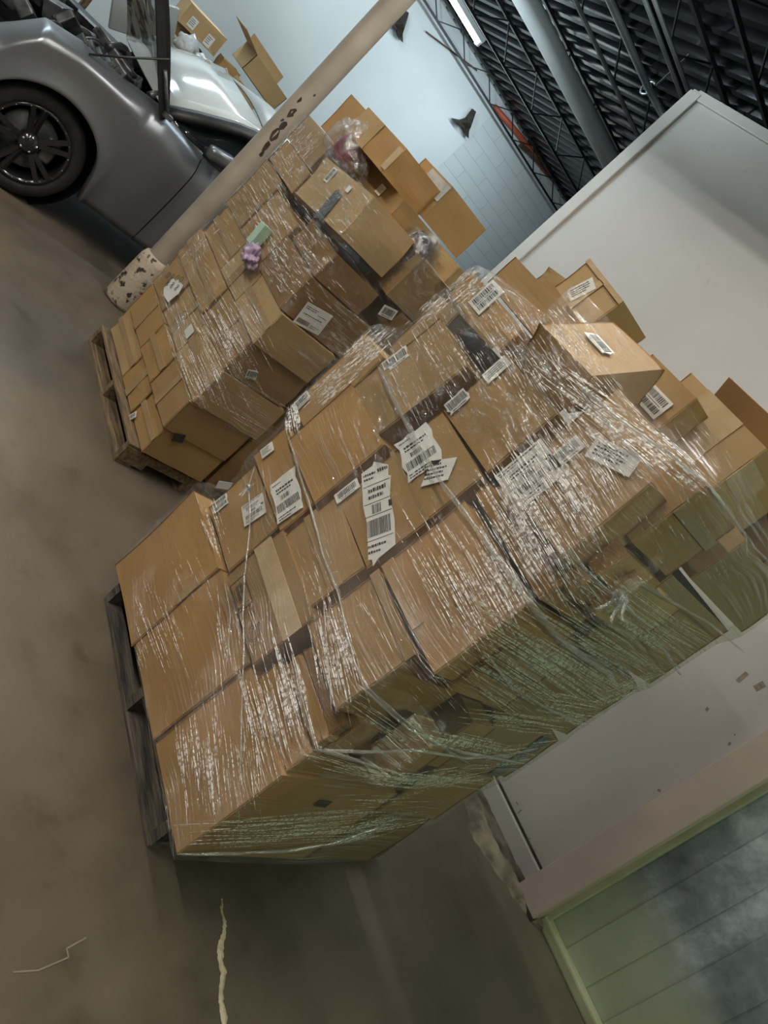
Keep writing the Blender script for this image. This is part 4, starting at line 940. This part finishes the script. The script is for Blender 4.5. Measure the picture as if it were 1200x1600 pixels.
def knot(parent, px, py, s):
    c = on_film(px, py, YF + .07, .815); bm = bmesh.new(); rg = random.Random(int(px))
    for k in range(5):
        ax = Vector((rg.uniform(-1, 1), rg.uniform(-.3, .3), rg.uniform(-1, 1))).normalized(); bx = ax.orthogonal().normalized()
        tube(bm, [c + (ax * math.cos(t) + bx * math.sin(t)) * s * rg.uniform(.7, 1) for t in np.linspace(0, 5.5, 14)], s * .28, 7)
    for k in range(3):
        d = Vector((rg.uniform(-1, 1), rg.uniform(0, .5), rg.uniform(-1, .6))).normalized()
        tube(bm, [c + d * s * t + Vector((0, 0, s * .4 * math.sin(t * 2))) for t in np.linspace(0, 3.2, 8)], [s * .25, s * .3, s * .22, s * .3, s * .2, s * .25, s * .15, s * .05], 7)
    o = link('film_knot', bm, M['strand'], parent, smooth=True); uv = o.data.uv_layers.new(name='UVMap')
    for lp in o.data.loops:
        q = o.data.vertices[lp.vertex_index].co; uv.data[lp.index].uv = (q.x, q.z)
    o.matrix_parent_inverse = Matrix.Translation(-parent.location)
knot(film_f, 388, 762, .013); knot(film_f, 968, 935, .020)

# ------------------------------------------------------------------ car
CX = 5.12
car = empty('car', (6.2, -3.0, 0)); tag(car, 'grey car parked along the far bay with its bonnet raised, black wheels', 'car')
CI = Matrix.Translation((-6.2, 3.0, 0))
def cpart(name, bm, mt, smooth=False, parent=None):
    o = link(name, bm, mt, parent or car, smooth)
    if parent is None: o.matrix_parent_inverse = CI
    return o
WC = (-1.375, .335); AR = .385
def ztop(y):
    k = [(-.55, .52), (-.9, .68), (-1.0, .80), (-1.10, .93), (-1.31, .975), (-1.6, .985), (-1.89, 1.02), (-2.2, .985), (-5.2, 1.0)]
    for (a, b2), (c, d) in zip(k, k[1:]):
        if a >= y >= c: t = (a - y) / (a - c); return b2 + (d - b2) * t
    return .95
def zbot(y):
    d = abs(y - WC[0])
    if d < AR: return WC[1] + math.sqrt(AR * AR - d * d) * .98
    return .25
def panel(name, ya, yb, ny):
    bm = bmesh.new(); V = []
    ys = np.linspace(ya, yb, ny)
    for y in ys:
        zb, zt = zbot(y), ztop(y); col = []
        col.append(bm.verts.new((CX + .09, y, zb + .01)))
        for k in range(17):
            t = k / 16; z = zb + (zt - zb) * t; s = (z - .19) / .78
            x = CX + .06 * (1 - math.sin(min(1, max(0, s) * 1.25) * 1.57)) * (1 if y < -1.8 else .6) + .10 * max(0, (t - .78) / .22) ** 2 + .02 * math.sin(y * 1.3)
            arch = max(0, 1 - abs(math.hypot(y - WC[0], z - WC[1]) - AR) / .12); x -= .022 * arch ** 1.5
            col.append(bm.verts.new((x, y, z)))
        col.append(bm.verts.new((CX + .24, y, zt - .0)))
        V.append(col)
    for i in range(ny - 1):
        for j in range(len(V[0]) - 1): bm.faces.new((V[i][j], V[i][j + 1], V[i + 1][j + 1], V[i + 1][j]))
    bmesh.ops.recalc_face_normals(bm, faces=bm.faces[:])
    return cpart(name, bm, M['paint'], True)
panel('front_fender', -.62, -2.195, 90); panel('front_door', -2.202, -3.5, 24); panel('rear_quarter', -3.508, -5.2, 30)
bm = bmesh.new(); cube(bm, (5.98, -3.65, .60), (1.5, 2.9, .70), bev=.05); cube(bm, (6.0, -1.5, .40), (1.0, 1.7, .3), bev=.04); cube(bm, (5.5, -2.05, .65), (.5, .3, .6)); cube(bm, (6.7, -1.5, .62), (.3, 1.7, .62), bev=.05); cpart('underbody', bm, M['black'])
bm = bmesh.new(); lathe(bm, [(.40, 0), (.41, .3), (.05, .32)], (CX + .10, WC[0], WC[1]), (1, 0, 0), 40); cpart('wheel_well', bm, M['black'], True)
def wheel(yc):
    x = CX + .035; c = (x, yc, .332)
    bm = bmesh.new(); lathe(bm, [(.235, .02), (.26, .0), (.31, .005), (.33, .03), (.334, .11), (.33, .19), (.30, .22), (.235, .22)], c, (1, 0, 0), 48); w_ = cpart('tyre', bm, M['tyre'], True)
    bm = bmesh.new(); lathe(bm, [(.238, .03), (.24, .0), (.225, .0), (.215, .03), (.21, .2), (.238, .22)], c, (1, 0, 0), 48)
    cc = Vector(c)
    for k in range(10):
        a = 2 * math.pi * (k // 2) / 5 + (.16 if k % 2 else -.16); d = Vector((0, math.cos(a), math.sin(a))); a1 = a * 1.0
        bar(bm, cc + Vector((.035, 0, 0)) + d * .045, cc + Vector((.012, 0, 0)) + d * .225, .026, .03)
    lathe(bm, [(0, .0), (.03, .002), (.065, .02), (.07, .06)], c, (1, 0, 0), 24)
    bmesh.ops.recalc_face_normals(bm, faces=bm.faces[:])
    rm = cpart('wheel_rim', bm, M['rim'], False)
    bm = bmesh.new()
    for k in range(5):
        a = 2 * math.pi * k / 5 + .3; lathe(bm, [(0, -.004), (.009, -.002), (.010, .02)], cc + Vector((.008, .045 * math.cos(a), .045 * math.sin(a))), (1, 0, 0), 10)
    for k in range(18):
        a = 2 * math.pi * k / 18; lathe(bm, [(0, -.001), (.004, 0), (.005, .01)], cc + Vector((.0, .228 * math.cos(a), .228 * math.sin(a))), (1, 0, 0), 8)
    cpart('wheel_bolts', bm, M['chrome'])
    bm = bmesh.new(); lathe(bm, [(.0, .08), (.17, .08), (.175, .09), (.17, .10), (0, .10)], c, (1, 0, 0), 40); cube(bm, cc + Vector((.08, -.12, .03)), (.07, .08, .16), bev=.015); cpart('brake_disc', bm, M['engine'], True)
wheel(WC[0]); wheel(-4.25)
# raised bonnet seen edge on, with dark shiny underside
bm = bmesh.new(); A0, A1 = Vector((CX + .06, -1.88, 1.02)), Vector((CX + .02, -1.30, 1.66))
for k in range(2): pass
V = []
for i in range(13):
    t = i / 12; row = []
    for j in range(13):
        s = j / 12; p = A0.lerp(A1, t) + Vector((1.55 * s, 0, .07 * math.sin(math.pi * s) + .03 * math.sin(math.pi * t))); row.append(p)
    V.append(row)
up_n = Vector((0, -.67, .74)) * -1
vt = [[bm.verts.new(p) for p in r0] for r0 in V]; vb = [[bm.verts.new(p + Vector((0, .022, -.022)) + Vector((0, random.uniform(-.006, .006), random.uniform(-.006, .006)))) for p in r0] for r0 in V]
for i in range(12):
    for j in range(12):
        bm.faces.new((vt[i][j], vt[i][j + 1], vt[i + 1][j + 1], vt[i + 1][j])); q = bm.faces.new((vb[i][j], vb[i + 1][j], vb[i + 1][j + 1], vb[i][j + 1])); q.material_index = 1
for i in range(12):
    q = bm.faces.new((vt[i][0], vt[i + 1][0], vb[i + 1][0], vb[i][0])); q.material_index = 1; q = bm.faces.new((vt[i][12], vb[i][12], vb[i + 1][12], vt[i + 1][12])); q.material_index = 1
cpart('bonnet', bm, [M['paint'], M['glass']])
bm = bmesh.new(); bar(bm, A0 + Vector((-.01, .03, -.02)), A1 + Vector((-.01, .03, -.02)), .03, .05); cpart('bonnet_edge', bm, M['black'])
bm = bmesh.new(); tube(bm, [at(139, 85, 0, CX + .05), at(200, 90, 0, CX + .03), at(265, 93, 0, CX)], .007, 8); cpart('bonnet_prop', bm, M['black'])
bm = bmesh.new(); tube(bm, [at(258, 110, 0, CX + .01), at(262, 180, 0, CX + .02)], .012, 8); cube(bm, at(262, 182, 0, CX + .02), (.04, .06, .03)); cpart('bonnet_hinge', bm, M['engine'])
# engine bay clutter
bm = bmesh.new(); rg = random.Random(3)
for k in range(26):
    y = rg.uniform(-1.9, -.85); x = rg.uniform(CX + .28, CX + 1.3); z = rg.uniform(.78, .98) - max(0, (y + 1.15)) * .3
    s = (rg.uniform(.05, .2), rg.uniform(.05, .2), rg.uniform(.05, .14))
    cube(bm, (x, y, z), s, Matrix.Rotation(rg.uniform(-.5, .5), 3, 'X') @ Matrix.Rotation(rg.uniform(-1, 1), 3, 'Z'), bev=.012)
for k in range(9):
    p0 = Vector((rg.uniform(CX + .2, CX + 1), rg.uniform(-1.9, -1.0), rg.uniform(.85, 1.0)))
    tube(bm, [p0 + Vector((.1 * math.sin(t), -.12 * t, .06 * math.sin(2 * t))) for t in np.linspace(0, 2.6, 10)], rg.choice((.012, .02, .028)), 10)
cpart('engine', bm, M['engine'], False)
bm = bmesh.new(); rg = random.Random(4)
for k in range(5):
    cube(bm, (CX + .30, -1.32 - k * .055, .955 + .004 * k), (.16, .035, .07), Matrix.Rotation(.35, 3, 'X'), bev=.008)
cpart('fuse_box', bm, M['engine'])
# windscreen, pillar, side glass, roof, mirror
def loft(name, secs, mt, smooth=True):
    bm = bmesh.new(); V = [[bm.verts.new(p) for p in s] for s in secs]
    for i in range(len(V) - 1):
        for j in range(len(V[0]) - 1): bm.faces.new((V[i][j], V[i][j + 1], V[i + 1][j + 1], V[i + 1][j]))
    bmesh.ops.recalc_face_normals(bm, faces=bm.faces[:]); o = cpart(name, bm, mt, smooth)
    sd = o.modifiers.new('thick', 'SOLIDIFY'); sd.thickness = .012; return o
pil = [(-1.86, 1.02), (-2.05, 1.14), (-2.28, 1.27), (-2.5, 1.36), (-2.85, 1.43), (-3.5, 1.46), (-4.2, 1.40), (-4.8, 1.22), (-5.1, 1.05)]
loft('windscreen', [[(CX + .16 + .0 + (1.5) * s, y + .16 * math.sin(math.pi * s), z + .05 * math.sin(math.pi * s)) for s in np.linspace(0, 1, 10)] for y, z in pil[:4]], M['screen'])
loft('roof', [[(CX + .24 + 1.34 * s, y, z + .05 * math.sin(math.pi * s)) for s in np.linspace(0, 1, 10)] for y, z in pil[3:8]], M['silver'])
loft('side_glass', [[(CX + .10 + .14 * t, y, 1.0 + (z - 1.02) * t) for t in np.linspace(0, 1, 5)] for y, z in pil[:8]], M['glass'])
loft('window_pillar', [[(CX + .135 + dx, y + dy, z + dz) for dx, dy, dz in ((-.02, 0, -.04), (-.03, .0, -.005), (0.01, .02, .02), (.05, .02, .025))] for y, z in pil[:8]], M['black'])
mp_ = at(345, 246, 0, CX - .05)
bm = bmesh.new(); cube(bm, mp_, (.1, .18, .085), Matrix.Rotation(-.25, 3, 'X'), bev=.03); bar(bm, mp_, mp_ + Vector((.16, .03, -.06)), .03, .05); cpart('wing_mirror', bm, M['paint'], True)
bm = bmesh.new(); bar(bm, (CX + .10, -2.2, .995), (CX + .12, -4.8, 1.01), .02); cpart('window_trim', bm, M['black'])
bm = bmesh.new(); tube(bm, [(CX + .05, -.64, z) for z in (.3, .5)], .03, 8); cube(bm, (6.2, -.55, .4), (1.65, .16, .4), bev=.06); cpart('front_bumper', bm, M['paint'], True)

# ------------------------------------------------------------------ goods heaped behind the car
XP = 7.6
GB = 'cartons heaped behind the car'
bt = empty('storage_table', (7.72, -2.75, 0)); tag(bt, 'low table behind the car carrying heaped cartons and bags', 'table')
bm = bmesh.new(); cube(bm, (0, 0, 1.145), (1.0, 2.4, .04), bev=.006); link('table_top', bm, M['wood'], bt)
for sx in (-1, 1):
    for sy in (-1, 1):
        bm = bmesh.new(); cube(bm, (sx * .45, sy * 1.12, .56), (.05, .05, 1.12)); link('leg', bm, M['wood'], bt)
def heap(label, quad, x, dp, mt, **kw):
    P = [at(*p, 0, x) for p in quad]   # quad on plane x: left-bottom, left-top, right-top, right-bottom (y decreases to the right)
    wv = ((P[2] - P[1]) + (P[3] - P[0])) / 2; hv = ((P[1] - P[0]) + (P[2] - P[3])) / 2
    a = math.atan2(wv.z, -wv.y); es = Vector((0, -math.cos(a), math.sin(a))); ez = Vector((0, math.sin(a), math.cos(a))); c = sum(P, Vector()) / 4
    return c - es * wv.length / 2 - ez * hv.length / 2, es, ez, Vector((1, 0, 0)), wv.length, hv.length
O_, es, ez, ed, W_, H_ = heap('', [(278, 32), (300, 5), (362, 70), (328, 82)], XP, .3, 'card3')
carton(GB, 'sealed carton with two white labels leaning behind the car', O_, es, ez, ed, W_, H_, .3, 'card3', labels=[('A', 301, 36, .07, .09, 0, 'text'), ('A', 326, 64, .07, .10, 0, 'text')])
O_, es, ez, ed, W_, H_ = heap('', [(380, 110), (400, 82), (446, 152), (428, 176)], XP - .05, .35, 'card3')
open_box('open_carton', GB, 'open carton with raised flap on the heap behind the car', O_, es, ez, ed, W_, H_, .38, 'card3', [('C', 12, .22), ('Bk', 75, .1)])
O_, es, ez, ed, W_, H_ = heap('', [(268, 45), (285, 20), (300, 45), (290, 75)], XP + .1, .3, 'card2')
carton(GB, 'small brown carton at the left of the heap behind the car', O_, es, ez, ed, W_, H_, .25, 'card2')
O_, es, ez, ed, W_, H_ = heap('', [(362, 138), (375, 122), (405, 165), (392, 175)], XP - .2, .2, 'card3')
carton(GB, 'little pale carton tucked under the open carton behind the car', O_, es, ez, ed, W_, H_, .16, 'card3')
O_, es, ez, ed, W_, H_ = heap('', [(335, 110), (350, 90), (378, 120), (360, 135)], XP - .0, .2, 'card4')
carton(GB, 'carton with a small label low in the heap behind the car', O_, es, ez, ed, W_, H_, .16, 'card1', labels=[('A', 350, 112, .07, .05, 60, 'bar')])
blob('grey_bag', 'crumpled grey white plastic bag beside the sealed carton behind the car', 'bag', at(322, 112, 0, XP - .28), (.10, .17, .08), M['deckbag'], 6, amp=.5)
blob('white_bag', 'small white plastic bag by the open carton behind the car', 'bag', at(290, 72, 0, XP - .2), (.08, .10, .10), M['deckbag'], 11, amp=.5)
blob('dark_bag', 'dark bundled bag at the foot of the heap behind the car', 'bag', at(308, 90, 0, XP - .02), (.12, .20, .06), M['blackbag'], 21, amp=.4)
bm = bmesh.new(); p = at(225, 28, 0, 7.2); cube(bm, p, (.06, .5, .30), Matrix.Rotation(-.5, 3, 'X'), bev=.01); tag(link('grey_board', bm, M['silver']), 'pale grey board propped behind the raised bonnet', 'board')
